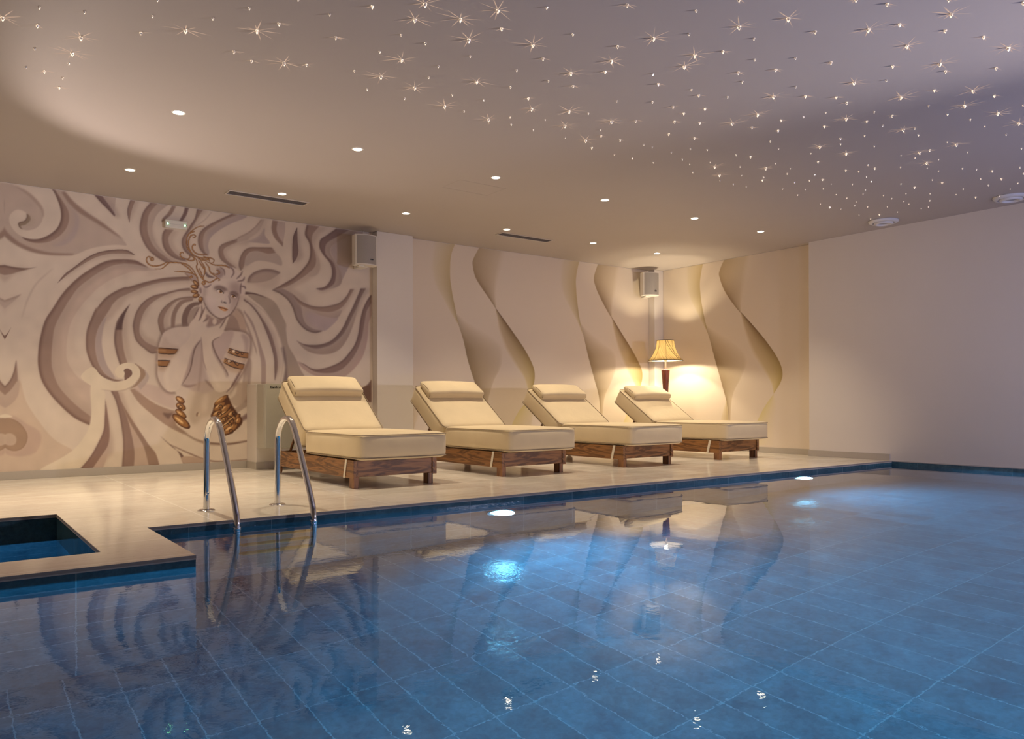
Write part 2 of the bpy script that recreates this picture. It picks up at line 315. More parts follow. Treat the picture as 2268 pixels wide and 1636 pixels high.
# ------------------------------------------------------------------ painted wall pictures: vector shapes rasterised to vertex colours
class Ras:
    def __init__(s, x0, y0, x1, y1, k, base):
        s.x0, s.y0, s.k = x0, y0, k; s.w = int((x1-x0)*k); s.h = int((y1-y0)*k)
        s.a = np.empty((s.h, s.w, 3)); s.a[:] = base
        s.T = (0, 0, 1)
    def tr(s, P): P = np.array([p[:2] for p in P], float); return ((P/s.T[2] + np.array(s.T[:2])) - np.array([s.x0, s.y0]))*s.k
    def mask(s, poly, soft):
        pad = int(3*soft+3)
        lo = np.floor(poly.min(0)).astype(int)-pad; hi = np.ceil(poly.max(0)).astype(int)+pad
        X0, Y0 = max(lo[0], 0), max(lo[1], 0); X1, Y1 = min(hi[0], s.w), min(hi[1], s.h)
        if X1 <= X0 or Y1 <= Y0: return None
        w, h = X1-X0, Y1-Y0; ss = 3
        tog = np.zeros((h*ss, w*ss+1), np.int32)
        Q = (poly - np.array([X0, Y0]))*ss
        A = Q; B = np.roll(Q, -1, 0)
        for (ax, ay), (bx, by) in zip(A, B):
            if ay == by: continue
            if ay > by: ax, ay, bx, by = bx, by, ax, ay
            r0, r1 = max(int(math.ceil(ay-.5)), 0), min(int(math.ceil(by-.5)), h*ss)
            if r1 <= r0: continue
            rr = np.arange(r0, r1); xx = ax + (rr+.5-ay)*(bx-ax)/(by-ay)
            xi = np.clip(np.ceil(xx-.5), 0, w*ss).astype(int)
            np.add.at(tog, (rr, xi), 1)
        m = (np.cumsum(tog, 1)[:, :-1] & 1).astype(float).reshape(h, ss, w, ss).mean((1, 3))
        return s.blur(m, soft), (X0, Y0, X1, Y1)
    @staticmethod
    def blur(m, soft):
        r = int(round(soft))
        if r < 1: return m
        for ax in (0, 1):
            for _ in range(2):
                p = np.pad(m, [(r+1, r) if i == ax else (0, 0) for i in (0, 1)], mode='edge')
                c = np.cumsum(p, ax)
                n = m.shape[ax]
                m = (np.take(c, range(2*r+1, 2*r+1+n), ax) - np.take(c, range(0, n), ax))/(2*r+1)
        return m
    def comp(s, mk, col, al=1.0):
        if mk is None: return
        m, (X0, Y0, X1, Y1) = mk; m = (m*al)[..., None]
        s.a[Y0:Y1, X0:X1] = s.a[Y0:Y1, X0:X1]*(1-m) + np.array(col, float)*m
    def poly(s, P, col, soft=.6, al=1.0, n=6, smooth=True):
        q = s.tr(P)
        if smooth: q = np.array(crv(list(q), n, True))
        s.comp(s.mask(q, soft*s.k), col, al)
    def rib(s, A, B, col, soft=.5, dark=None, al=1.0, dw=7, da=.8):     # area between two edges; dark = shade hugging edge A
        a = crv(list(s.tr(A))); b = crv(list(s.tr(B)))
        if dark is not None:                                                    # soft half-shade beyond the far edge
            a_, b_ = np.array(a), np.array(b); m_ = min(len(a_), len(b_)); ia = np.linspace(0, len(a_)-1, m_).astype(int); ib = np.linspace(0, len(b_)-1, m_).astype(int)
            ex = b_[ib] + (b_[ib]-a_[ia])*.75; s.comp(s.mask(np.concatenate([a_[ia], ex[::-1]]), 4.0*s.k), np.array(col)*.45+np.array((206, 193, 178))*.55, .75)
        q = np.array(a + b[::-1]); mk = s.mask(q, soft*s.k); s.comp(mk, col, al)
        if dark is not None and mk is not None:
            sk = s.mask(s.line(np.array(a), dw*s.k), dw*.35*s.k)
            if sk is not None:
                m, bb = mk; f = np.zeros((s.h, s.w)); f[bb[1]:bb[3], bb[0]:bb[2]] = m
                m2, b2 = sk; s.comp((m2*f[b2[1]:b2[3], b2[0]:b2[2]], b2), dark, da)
    @staticmethod
    def line(a, w, taper=0):
        t = np.gradient(a, axis=0); t /= np.linalg.norm(t, axis=1)[:, None]+1e-9; nn = np.stack([-t[:, 1], t[:, 0]], 1)
        ww = np.full(len(a), w)
        if taper: u = np.linspace(0, 1, len(a)); ww = w*(.25+.75*np.sin(np.clip(u*1.0+.0, 0, 1)*PI)**.6)
        return np.concatenate([a + nn*ww[:, None]/2, (a - nn*ww[:, None]/2)[::-1]])
    def stroke(s, P, w, col, soft=.4, al=1.0, taper=1):
        a = np.array(crv(list(s.tr(P)), 10)); s.comp(s.mask(s.line(a, w*s.k, taper), soft*s.k), col, al)
    def ell(s, cx, cy, rx, ry, rot, col, soft=.5, al=1.0):
        c, d = math.cos(math.radians(rot)), math.sin(math.radians(rot))
        s.comp(s.mask(s.tr([(cx+rx*math.cos(t)*c-ry*math.sin(t)*d, cy+rx*math.cos(t)*d+ry*math.sin(t)*c) for t in np.linspace(0, 2*PI, 28)[:-1]]), soft*s.k), col, al)
    def sample(s, px, py):
        u = np.clip((px-s.x0)*s.k-.5, 0, s.w-1.001); v = np.clip((py-s.y0)*s.k-.5, 0, s.h-1.001)
        i, j = u.astype(int), v.astype(int); fu, fv = (u-i)[:, None], (v-j)[:, None]
        return (s.a[j, i]*(1-fu)+s.a[j, i+1]*fu)*(1-fv) + (s.a[j+1, i]*(1-fu)+s.a[j+1, i+1]*fu)*fv
def grid_picture(name, us, zs, place, cols, mat, gain=1.0):
    nu, nz = len(us), len(zs); V = np.empty((nz, nu, 3))
    U, Z = np.meshgrid(us, zs); place(V, U, Z)
    i = np.arange(nu*nz).reshape(nz, nu)
    Fq = np.stack([i[:-1, :-1], i[:-1, 1:], i[1:, 1:], i[1:, :-1]], -1).reshape(-1, 4)
    me = bpy.data.meshes.new(name); me.vertices.add(nu*nz); me.vertices.foreach_set('co', V.reshape(-1).astype(np.float32))
    me.loops.add(Fq.size); me.loops.foreach_set('vertex_index', Fq.reshape(-1).astype(np.int32))
    me.polygons.add(len(Fq)); me.polygons.foreach_set('loop_start', (np.arange(len(Fq))*4).astype(np.int32))
    me.update(calc_edges=True)
    c = cols(V.reshape(-1, 3))/255.0; c = np.clip(c*gain, 0, 1); c = np.where(c <= .04045, c/12.92, ((np.clip(c, 0, 1)+.055)/1.055)**2.4)
    at = me.color_attributes.new('Col', 'FLOAT_COLOR', 'POINT')
    at.data.foreach_set('color', np.concatenate([c, np.ones((len(c), 1))], 1).reshape(-1).astype(np.float32))
    me.materials.append(mat); o = bpy.data.objects.new(name, me); COL.objects.link(o); return o

# ------------------------------------------------------------------ the relief-style mural, traced shape by shape
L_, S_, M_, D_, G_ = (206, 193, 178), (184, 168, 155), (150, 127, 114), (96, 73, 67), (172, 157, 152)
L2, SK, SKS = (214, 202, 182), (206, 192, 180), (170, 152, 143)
R = Ras(-12, 395, 832, 1058, 1.25, L_)
T1, T2, T3, T4, T5, T6, T7 = (0, 400, 5.453), (250, 430, 5.453), (530, 470, 5.1125), (0, 680, 4.306), (220, 760, 5.453), (340, 580, 5.454), (540, 640, 6.545)
# upper left scroll
R.T = T1
R.poly([(0,20),(150,40),(620,100),(780,130),(880,260),(1000,390),(1150,500),(1300,600),(1450,690),(1530,780),(1400,775),(1200,795),(1050,835),(920,890),(850,900),(620,895),(430,865),(260,800),(120,715),(40,640),(-60,560),(-60,20)], S_, 1)
R.rib([(-60,420),(30,530),(90,620),(200,720),(330,790),(480,840),(640,870),(900,880)], [(-60,560),(50,670),(150,750),(280,822),(430,872),(620,898),(850,900),(900,880)], M_, 1.5)
R.rib([(780,130),(900,260),(1050,380),(1230,500),(1400,630),(1500,720)], [(740,140),(840,290),(960,390),(1140,500),(1330,620),(1500,720)], M_, 2)
R.poly([(810,280),(930,400),(955,520),(900,690),(770,775),(640,790),(640,720),(780,640),(830,470)], G_, 2.5)
R.rib([(620,100),(700,250),(735,380),(730,480),(690,570),(600,650),(480,700),(350,700),(260,680)], [(665,110),(765,260),(825,370),(832,480),(790,590),(690,690),(570,742),(430,752),(320,722),(260,680)], M_, .5, D_, dw=9)
R.poly([(150,40),(300,60),(480,85),(620,100),(700,250),(735,390),(725,490),(680,580),(590,650),(470,700),(350,700),(240,660),(160,590),(115,500),(115,430),(150,380),(210,350),(280,365),(322,400),(322,440),(290,490),(225,512),(232,560),(280,590),(345,600),(430,575),(490,520),(520,440),(510,370),(450,280),(350,180),(240,95)], L_, .5, n=5)
R.rib([(322,398),(325,440),(295,485),(225,510),(235,560),(275,590)], [(325,395),(362,430),(365,480),(310,530),(250,548),(275,590)], (142,124,106), .5, D_, dw=3)
R.rib([(160,45),(330,130),(450,235),(520,340),(530,430)], [(160,45),(330,170),(440,280),(505,370),(518,440)], M_, 1.2, al=.7)
R.rib([(-60,120),(0,130),(38,220),(46,310),(30,430),(-60,470)], [(-60,120),(-60,470)], D_, 1.5, al=.8)
R.rib([(-60,990),(150,1040),(330,1058),(450,1040)], [(-60,1150),(120,1130),(250,1092),(450,1040)], M_, .6, D_, dw=6)
R.rib([(-60,1470),(0,1460),(120,1420),(260,1370)], [(-60,1620),(0,1590),(100,1510),(260,1370)], S_, .6, M_, dw=6)
R.stroke([(640,1060),(480,1200),(400,1300),(320,1470),(265,1650)], 3, S_, 1.6)
# great spiral, band by band
R.rib([(690,1240),(780,1130),(900,1040),(1050,930),(1200,862),(1400,832),(1540,840),(1636,900)], [(690,1240),(850,1110),(1000,1010),(1150,930),(1300,887),(1450,880),(1560,887),(1636,900)], M_, .4, D_, dw=4)
def px(T, P): return [(p[0]/T[2]+T[0], p[1]/T[2]+T[1]) for p in P]
R.T = (0, 0, 1)
bo = px(T2, [(430,885),(350,838),(270,800),(130,785)]) + px(T1, [(1500,950),(1350,957),(1230,992),(1090,1070),(960,1160),(830,1280),(730,1400),(640,1540)]) + px(T4, [(430,130),(385,290),(366,430),(366,560),(400,700),(480,830),(600,960),(720,1060),(860,1128)])
bi = px(T2, [(430,885),(300,852),(150,838)]) + px(T1, [(1500,1002),(1370,1022),(1220,1092),(1060,1200),(940,1300),(860,1410),(800,1500)]) + px(T4, [(530,170),(502,320),(492,480),(502,600),(560,750),(660,870),(770,970),(868,1042)])
b3 = px(T2, [(430,885),(540,915),(420,925),(250,930),(100,980)]) + px(T1, [(1500,1130),(1330,1200),(1180,1300),(1080,1400),(990,1500)]) + px(T4, [(680,140),(642,300),(636,480),(690,600),(770,690),(868,742)])
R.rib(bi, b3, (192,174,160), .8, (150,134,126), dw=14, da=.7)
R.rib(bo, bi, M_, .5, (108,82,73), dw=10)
co = px(T2, [(915,995),(800,998),(600,1015),(400,1060),(200,1118)]) + px(T1, [(1500,1290),(1370,1350),(1260,1430),(1170,1540)]) + px(T4, [(920,0),(870,110),(828,230),(822,380),(845,480),(900,590),(960,650),(1040,690),(1110,706),(1185,692)])
ci = px(T2, [(935,1042),(800,1045),(600,1062),(400,1112),(250,1172),(100,1240)]) + px(T1, [(1530,1365),(1420,1430),(1340,1520)]) + px(T4, [(1060,0),(990,110),(932,220),(910,330),(915,430),(940,530),(1000,630),(1100,690),(1185,692)])
R.rib(co, ci, M_, .5, (112,86,76), dw=7)
R.T = T4
R.rib([(990,110),(932,220),(910,330),(915,430),(940,530),(1000,630),(1090,688)], [(1020,90),(985,200),(970,330),(985,440),(1020,550),(1090,660),(1090,688)], G_, .8)
R.rib([(1225,-10),(1130,110),(1100,200),(1090,320),(1110,440),(1145,550)], [(1225,-10),(1178,110),(1165,230),(1170,330),(1185,430),(1215,530)], M_, .5, D_, dw=6)
R.T = T2
R.rib([(210,1320),(130,1420),(70,1530),(30,1636)], [(210,1320),(150,1440),(118,1560),(112,1636)], D_, .5)
R.T = (0, 0, 1)
do = px(T2, [(930,1132),(800,1150),(640,1190),(480,1232),(360,1312),(280,1430),(245,1560)]) + px(T4, [(1270,200),(1290,300),(1335,360)]) + [(318,770),(335,782),(352,780)]
di = px(T2, [(945,1165),(800,1172),(680,1202),(560,1252),(460,1322),(380,1420),(335,1540)]) + [(309,735),(318,752),(332,762),(352,770)]
R.rib(do, di, M_, .5, (116,92,84), dw=5)
R.T = T6
R.rib([(480,420),(380,425),(270,450),(160,520),(90,600),(55,700),(70,800),(100,885)], [(480,440),(330,455),(250,495),(170,582),(125,680),(125,780),(145,840)], M_, .5, (116,96,82), dw=3)
R.rib([(490,435),(380,450),(310,480),(250,560),(215,660),(210,792)], [(470,470),(380,492),(320,545),(272,640),(255,790)], M_, .5)
R.poly([(420,770),(420,650),(460,575),(540,535),(570,560),(500,660),(470,720)], (168,150,136), 1)
R.rib([(590,480),(480,490),(400,540),(355,620),(340,700),(345,785)], [(575,520),(500,532),(450,580),(420,650),(412,710),(418,778)], (126,103,92), .5)
# upper ribbons
R.T = T1
R.poly([(1140,165),(1400,205),(1384,330),(1385,432),(1300,345),(1210,255)], S_, .4, smooth=False)
R.rib([(1135,165),(1220,262),(1300,342),(1385,432)], [(1230,180),(1320,300),(1385,400),(1385,432)], (118,96,92), 1.0, D_, dw=4)
R.T = T2
R.rib([(215,60),(180,160),(178,250),(200,345)], [(272,70),(235,170),(212,260),(200,345)], M_, .4, (116,96,92), dw=4)
R.rib([(540,110),(450,220),(420,320),(420,440),(460,570),(530,670),(620,740),(690,800),(760,825)], [(680,120),(545,230),(490,340),(475,440),(505,560),(575,660),(650,730),(750,790),(850,820)], (176,160,148), 1)
R.rib([(460,95),(370,210),(332,340),(327,440),(362,560),(430,670),(520,750),(640,825)], [(545,105),(450,220),(420,320),(420,440),(460,570),(530,670),(620,742),(700,800),(740,822)], M_, .5, (118,94,88), dw=6)
R.rib([(715,140),(660,230),(600,290),(585,335)], [(762,145),(710,240),(640,300),(600,335)], M_, .5)
R.rib([(872,155),(850,230),(800,325)], [(918,160),(890,250),(840,325)], (120,96,90), .6)
R.rib([(630,420),(600,480),(596,570),(622,660),(690,740),(790,790),(900,812)], [(735,430),(680,500),(672,570),(700,650),(770,730),(850,780),(900,812)], M_, .5, (116,92,84), dw=6)
R.rib([(1020,175),(990,290),(940,370),(890,450),(850,510),(832,570),(842,640),(880,700),(950,745),(1010,752)], [(1090,185),(1030,280),(960,400),(912,470),(890,530),(892,620),(920,690),(970,730),(1010,752)], M_, .5, (112,90,86), dw=5)
R.stroke([(1200,205),(1120,300),(1040,360),(980,400)], 2.5, S_, .8)
R.poly([(1500,245),(1620,270),(1450,345),(1300,425),(1185,520),(1150,620),(1165,700),(1150,742),(1110,690),(1090,620),(1090,530),(1120,450),(1200,390),(1340,310)], G_, .8)
R.rib([(1445,235),(1300,300),(1180,360),(1090,420),(1040,490),(1030,580),(1052,660),(1100,720),(1150,742)], [(1510,245),(1340,312),(1200,392),(1120,452),(1092,530),(1092,620),(1112,690),(1150,742)], M_, .5, (110,88,84), dw=4)
R.rib([(1636,480),(1500,540),(1380,580),(1300,620),(1275,690),(1300,780),(1370,840),(1440,885)], [(1636,552),(1500,582),(1400,622),(1342,660),(1337,720),(1380,800),(1470,870),(1490,900)], M_, .8, (124,102,94), dw=4)
R.T = T3
R.poly([(-20,360),(110,320),(220,262),(285,180),(290,260),(345,352),(200,345),(100,340)], G_, .8)
R.rib([(-20,285),(90,232),(180,160),(245,80)], [(-20,345),(110,292),(220,212),(290,78)], S_, .8, M_, dw=4)
R.rib([(372,400),(230,398),(120,400),(50,440),(8,520),(-5,600),(15,660)], [(415,462),(320,472),(210,442),(120,452),(72,512),(62,580),(40,640)], M_, .5, (118,94,86), dw=4)
R.poly([(415,465),(330,472),(205,442),(110,468),(65,560),(80,605),(200,550),(330,560),(430,590),(482,600),(475,530)], (178,163,152), .8)
R.rib([(90,792),(110,730),(180,672),(290,642),(390,652),(468,680)], [(90,795),(200,798),(330,772),(420,722),(468,680)], (170,152,140), .5, (112,90,84), dw=8)
R.rib([(375,90),(366,190),(400,290),(492,388)], [(520,115),(520,200),(505,290),(495,388)], (186,170,160), .4)
R.rib([(375,90),(366,190),(400,290),(492,388)], [(435,100),(422,200),(450,280),(496,345)], M_, .5)
R.rib([(652,175),(610,280),(600,450),(605,582)], [(656,175),(660,320),(670,440),(650,520),(605,582)], (120,98,92), .4, D_, dw=3)
R.rib([(840,400),(905,540),(908,660),(850,722),(735,715)], [(850,440),(780,600),(735,715)], S_, .8)
R.rib([(765,140),(745,250),(790,340),(805,440),(790,540),(740,620),(640,722),(520,800),(370,882)], [(905,160),(832,250),(822,340),(852,440),(870,540),(850,620),(780,690),(680,762),(560,832),(450,872),(370,882)], M_, .5, D_, dw=6)
R.poly([(1200,260),(1340,215),(1400,215),(1400,500),(1260,590),(1165,760),(1150,690),(1095,570),(1035,460),(1060,370)], G_, .8)
R.rib([(1240,205),(1100,282),(1002,340),(972,400),(982,480),(1060,560),(1092,640),(1092,740),(1062,820),(950,882)], [(1340,220),(1150,312),(1050,382),(1032,460),(1092,570),(1152,680),(1162,780),(1110,842),(950,882)], (160,143,134), .8)
R.rib([(1100,185),(990,262),(920,312),(910,400),(960,490),(1030,580),(1052,680),(1032,770),(970,842),(865,866)], [(1245,200),(1100,282),(1002,340),(972,400),(982,480),(1060,560),(1092,640),(1092,740),(1062,820),(950,882),(865,866)], (128,106,100), .5, D_, dw=5, da=.6)
R.T = T7
R.poly([(815,190),(900,235),(1050,335),(1200,395),(1370,415),(1240,560),(1150,605),(1000,575),(900,500),(858,400),(830,250)], (176,160,158), .6)
R.rib([(410,15),(530,70),(640,160),(710,280),(760,430),(830,530),(920,602),(1040,634),(1145,606)], [(560,-10),(680,52),(790,140),(832,250),(858,400),(900,500),(1000,572),(1145,606)], (150,132,124), .6, (100,80,74), dw=5)
R.rib([(950,282),(1100,322),(1250,332),(1430,300)], [(950,282),(1050,352),(1200,402),(1360,412),(1430,300)], (164,146,138), .7)
R.rib([(655,0),(720,92),(840,182),(980,242),(1140,257),(1290,232),(1400,192),(1490,102),(1545,0)], [(655,0),(800,205),(950,282),(1100,322),(1250,332),(1380,292),(1480,200),(1600,0)], M_, .5, (112,92,86), dw=4)
R.rib([(850,800),(1000,852),(1120,852),(1280,792),(1420,662),(1500,532),(1560,402),(1620,282),(1690,120)], [(760,742),(870,862),(980,922),(1120,947),(1270,932),(1400,862),(1500,722),(1570,562),(1620,402),(1690,120)], (164,145,132), .8)
R.rib([(760,742),(850,792),(970,812),(1120,802),(1260,752),(1370,652),(1450,532),(1510,402),(1580,262),(1660,80),(1695,-10)], [(760,742),(850,802),(1000,856),(1120,854),(1290,792),(1430,662),(1510,532),(1570,402),(1630,282),(1700,120),(1770,-10)], (130,110,102), .7, D_, dw=5, da=.6)
R.rib([(880,1092),(1000,1182),(1130,1212),(1300,1207),(1430,1152),(1560,1022),(1650,872),(1710,702),(1750,482),(1780,322),(1850,200)], [(770,1052),(860,1152),(980,1232),(1150,1292),(1400,1292),(1560,1192),(1700,1022),(1760,872),(1795,700),(1810,500),(1850,380)], (178,154,144), .8)
R.rib([(770,1040),(880,1092),(980,1152),(1100,1162),(1260,1122),(1420,1042),(1530,922),(1610,802),(1660,652),(1690,452),(1730,292),(1790,162),(1850,80)], [(770,1040),(880,1100),(1000,1184),(1130,1214),(1300,1209),(1430,1154),(1560,1024),(1650,874),(1710,704),(1750,484),(1780,324),(1850,200)], (136,112,103), .6, D_, dw=5, da=.7)
R.rib([(1700,1440),(1790,1385),(1850,1310)], [(1700,1640),(1850,1640)], (120,94,84), 1)
R.poly([(60,80),(250,95),(400,150),(480,230),(540,350),(610,500),(612,600),(640,800),(720,950),(775,1050),(830,1180),(890,1310),(890,1640),(640,1640),(640,1300),(615,1100),(560,850),(500,650),(400,450),(270,270),(130,150)], (166,150,135), .5)
R.rib([(540,850),(575,1000),(600,1150),(560,1380)], [(580,830),(612,1000),(640,1300),(640,1640),(540,1640)], (128,110,104), 1.2)
R.rib([(20,38),(150,58),(260,95),(345,132)], [(20,78),(150,78),(345,132)], D_, .5)
R.stroke([(0,120),(150,215),(300,330),(420,480),(510,660),(555,840),(568,1010),(556,1200),(520,1390)], 2, S_, .8)
R.rib([(0,165),(100,235),(220,392),(320,602),(400,832),(440,1002),(446,1150),(450,1335)], [(0,135),(130,242),(262,412),(382,622),(452,832),(486,1002),(490,1150),(450,1335)], (136,114,106), .5, (108,84,78), dw=3)
R.rib([(0,340),(90,482),(160,642),(200,802),(230,952),(250,1100),(250,1640)], [(0,300),(120,462),(190,642),(262,862),(312,1032),(322,1200),(312,1640)], (166,146,136), 1.0)
R.rib([(-20,380),(60,520),(120,680),(180,860),(190,960)], [(-20,430),(60,600),(130,780),(190,960)], M_, 1, al=.6)
R.rib([(0,1150),(60,1000),(110,1050),(100,1300),(60,1640)], [(-30,1500),(-30,1640)], (160,142,130), 1.5)
# lower left
R.T = T4
R.rib([(-30,330),(60,260),(110,185)], [(-30,400),(50,300),(110,185)], (120,94,84), .4)
R.rib([(-20,560),(20,510),(50,455)], [(-20,580),(50,455)], M_, .4)
R.poly([(180,690),(250,900),(380,1100),(520,1262),(700,1372),(600,1430),(400,1560),(200,1620),(-40,1620),(-40,985),(60,800)], (196,178,160), .6)
R.rib([(-30,900),(90,800),(150,722),(165,680)], [(-30,1000),(100,930),(172,840),(186,730)], (180,160,146), 1)
R.rib([(-30,820),(80,720),(130,620),(155,500)], [(-30,900),(90,802),(150,722),(168,680),(155,500)], M_, .5, (112,86,78), dw=4)
R.poly([(100,1040),(250,1110),(370,1180),(392,1270),(340,1382),(200,1422),(60,1400),(60,1300)], (184,162,148), 1.6)
R.rib([(-30,1065),(90,1060),(180,1100),(240,1170),(262,1240),(236,1320),(180,1362),(110,1367),(50,1337),(30,1295)], [(-30,1260),(70,1205),(130,1215),(157,1260),(140,1307),(90,1320),(45,1302),(30,1295)], (158,134,114), .5, (140,114,96), dw=3)
R.rib([(-30,1010),(60,1020),(120,1045),(60,1055)], [(-30,1055),(60,1055)], L2, .8)
R.poly([(868,742),(990,790),(1005,900),(1000,1050),(985,1170),(930,1290),(850,1430),(750,1545),(380,1560),(600,1430),(720,1340),(800,1240),(850,1140),(872,1000)], L2, .5, n=5)
R.rib([(990,790),(1005,900),(1000,1050),(990,1170),(940,1290),(860,1430),(750,1560)], [(990,790),(1030,1040),(1045,1200),(1030,1320),(960,1430),(870,1560)], (136,110,100), .5, (112,86,78), dw=4)
R.rib([(1045,1230),(1032,1320),(960,1430),(870,1560)], [(1045,1230),(1042,1330),(1012,1450),(970,1560)], (180,160,148), .6)
R.T = T5
R.rib([(140,575),(200,700),(250,900),(280,1080),(290,1250),(275,1500)], [(225,580),(280,740),(340,900),(380,1050),(412,1200),(428,1340),(420,1500)], (142,118,108), .5, (116,92,84), dw=5)
R.rib([(280,740),(400,930),(500,1080),(600,1230),(680,1330),(730,1490)], [(340,900),(380,1050),(412,1200),(428,1340),(420,1490)], (184,164,150), .5)
R.rib([(250,680),(400,930),(500,1080),(600,1230),(680,1330),(730,1490)], [(280,760),(370,960),(460,1110),(540,1260),(600,1490)], (146,122,108), .8)
R.rib([(370,560),(480,720),(640,862),(780,970),(900,1042),(1010,1095)], [(440,540),(560,652),(700,742),(850,800),(930,830),(930,980),(1080,1085)], (162,138,122), .6)
R.poly([(420,540),(480,480),(700,520),(900,620),(930,780),(850,780),(700,720),(560,640)], (196,178,168), 1.5)
R.poly([(765,842),(830,845),(890,842),(860,880),(830,912)], (116,92,82), 1.4)
R.stroke([(900,1000),(1060,1100),(1150,1150),(1250,1190),(1400,1215),(1560,1215),(1830,1170)], 6, (150,128,112), 1.5)
R.stroke([(1300,1200),(1560,1215),(1830,1172)], 2, D_, .6)
R.stroke([(850,1220),(1000,1290),(1160,1360),(1250,1395),(1400,1425),(1600,1420),(1830,1400)], 3.5, (140,116,104), 1)
R.rib([(720,1108),(830,1200),(950,1310),(1020,1460)], [(720,1108),(880,1252),(1000,1340),(1070,1460)], (104,80,72), .7)
R.poly([(1000,1370),(1180,1375),(1300,1420),(1300,1460),(1040,1460)], (176,154,138), 1)
R.rib([(1620,800),(1720,720),(1780,620),(1850,560)], [(1640,860),(1740,790),(1850,720)], (150,130,116), 1, al=.7)
R.rib([(1560,690),(1640,620),(1660,540),(1640,480)], [(1560,720),(1700,760),(1790,600),(1780,380),(1740,470)], (176,158,142), 1.5, al=.8)
R.rib([(1700,900),(1850,800)], [(1740,940),(1850,860)], (132,110,104), 1.2)
# whorl
R.T = T4
R.rib([(1290,535),(1378,600),(1385,660),(1310,745),(1230,785)], [(1270,560),(1335,640),(1300,720),(1230,785)], (156,132,112), .6)
R.rib([(1385,600),(1420,660),(1400,720),(1340,790)], [(1378,600),(1385,660),(1310,745)], G_, 1, al=.7)
R.rib([(1178,600),(1212,583),(1258,610),(1254,650),(1190,700)], [(1178,600),(1190,630),(1185,655),(1190,700)], (118,92,82), .4)
R.poly([(880,570),(960,650),(1040,697),(1110,712),(1190,698),(1240,672),(1262,632),(1245,592),(1210,583),(1180,603),(1190,632),(1180,660),(1150,675),(1112,657),(1095,612),(1130,560),(1200,530),(1280,540),(1330,590),(1334,660),(1282,732),(1200,782),(1090,797),(960,782),(860,742),(770,660)], L2, .4, n=5)
R.stroke([(960,784),(1090,799),(1200,784),(1282,734),(1334,662)], 1.5, M_, .8, .6)
# the sculpted woman
R.T = T6
R.poly([(920,640),(1010,560),(1090,640),(1100,820),(950,840),(840,830)], (160,138,124), 2)
R.rib([(940,620),(1010,700),(1050,830)], [(1000,560),(1090,680),(1130,860)], (186,164,146), .8)
R.stroke([(430,760),(260,785),(140,832),(95,900),(55,1040),(42,1250),(48,1390),(105,1510),(180,1570),(280,1580)], 7, (140,118,108), 2.2, .8, 0)
R.stroke([(850,825),(960,825),(1080,843),(1160,900),(1172,1000),(1150,1150),(1100,1290),(1010,1440),(910,1580)], 7, (136,114,104), 2.2, .8, 0)
R.poly([(140,840),(260,792),(420,780),(560,770),(680,700),(760,700),(850,830),(960,832),(1080,850),(1150,900),(1162,1000),(1140,1150),(1090,1290),(1000,1440),(900,1580),(860,1700),(300,1700),(285,1570),(180,1560),(110,1500),(52,1380),(50,1250),(60,1040),(100,900)], SK, .5)
R.T = T5
R.poly([(935,490),(1560,490),(1570,600),(1420,700),(1385,850),(1450,1000),(1530,1110),(1420,1180),(1200,1160),(1080,1100),(1000,1010),(920,800),(945,650)], (206,192,178), 1.2)
R.poly([(1190,570),(1560,560),(1560,640),(1400,700),(1360,860),(1240,900),(1150,980),(1080,900),(1110,760)], (182,165,148), 4, .7)
R.ell(1280, 700, 40, 130, 6, (210,196,182), 5, .8)
R.ell(1185, 858, 14, 26, 15, (128,102,86), 1.0); R.ell(1200, 862, 10, 22, 10, (214,198,174), .8)
R.T = T6
R.poly([(510,1010),(565,940),(610,1010),(620,1250),(660,1420),(730,1545),(560,1580),(370,1500),(350,1470),(430,1330),(480,1150)], (186,169,160), 2.5)
R.stroke([(590,980),(580,1200),(560,1400),(540,1560)], 6, (170,150,140), 2)
R.stroke([(340,1480),(420,1500),(520,1480)], 5, (150,128,118), 1.8); R.stroke([(620,1420),(680,1480),(740,1540)], 5, (150,128,118), 1.8)
R.poly([(700,960),(850,845),(970,845),(910,1040),(850,1150),(880,1290),(790,1180),(720,1060)], (188,170,162), 2)
R.poly([(90,1020),(140,900),(200,980),(310,1020),(290,1100),(90,1110)], (198,182,170), 2.5)
R.poly([(1060,870),(1150,910),(1155,1020),(1130,1180),(1080,1290),(960,1480),(890,1570),(1000,1380),(1080,1200),(1100,1000)], (178,160,152), 2.2)
R.rib([(880,1580),(960,1500),(1040,1370),(1090,1270)], [(880,1570),(940,1490),(1010,1370),(1080,1250)], (128,104,98), 1)
# far forearm and hand
R.poly([(430,770),(445,900),(300,1060),(200,1200),(130,1340),(120,1440),(170,1550),(240,1565),(315,1520),(385,1430),(445,1250),(500,1030),(570,935),(640,820),(665,740),(692,650),(668,638),(610,722),(640,580),(628,530),(600,498),(580,515),(560,508),(520,600),(480,690)], (212,198,184), .5, n=5)
R.rib([(345,1490),(440,1300),(500,1060),(575,935)], [(330,1500),(400,1300),(470,1060),(560,935)], (176,156,148), 1.6); R.stroke([(340,1490),(440,1310),(495,1060),(575,938)], 2, D_, .6)
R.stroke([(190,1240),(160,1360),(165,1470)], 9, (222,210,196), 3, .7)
for a in ([(480,690),(520,610),(555,540)], [(545,715),(590,620),(622,545)], [(600,725),(640,690),(690,650)], [(560,700),(585,600),(580,520)]): R.stroke(a, 2.8, (124,100,92), .6)
R.stroke([(640,640),(655,660),(630,720)], 5, (140,118,110), 1.2)
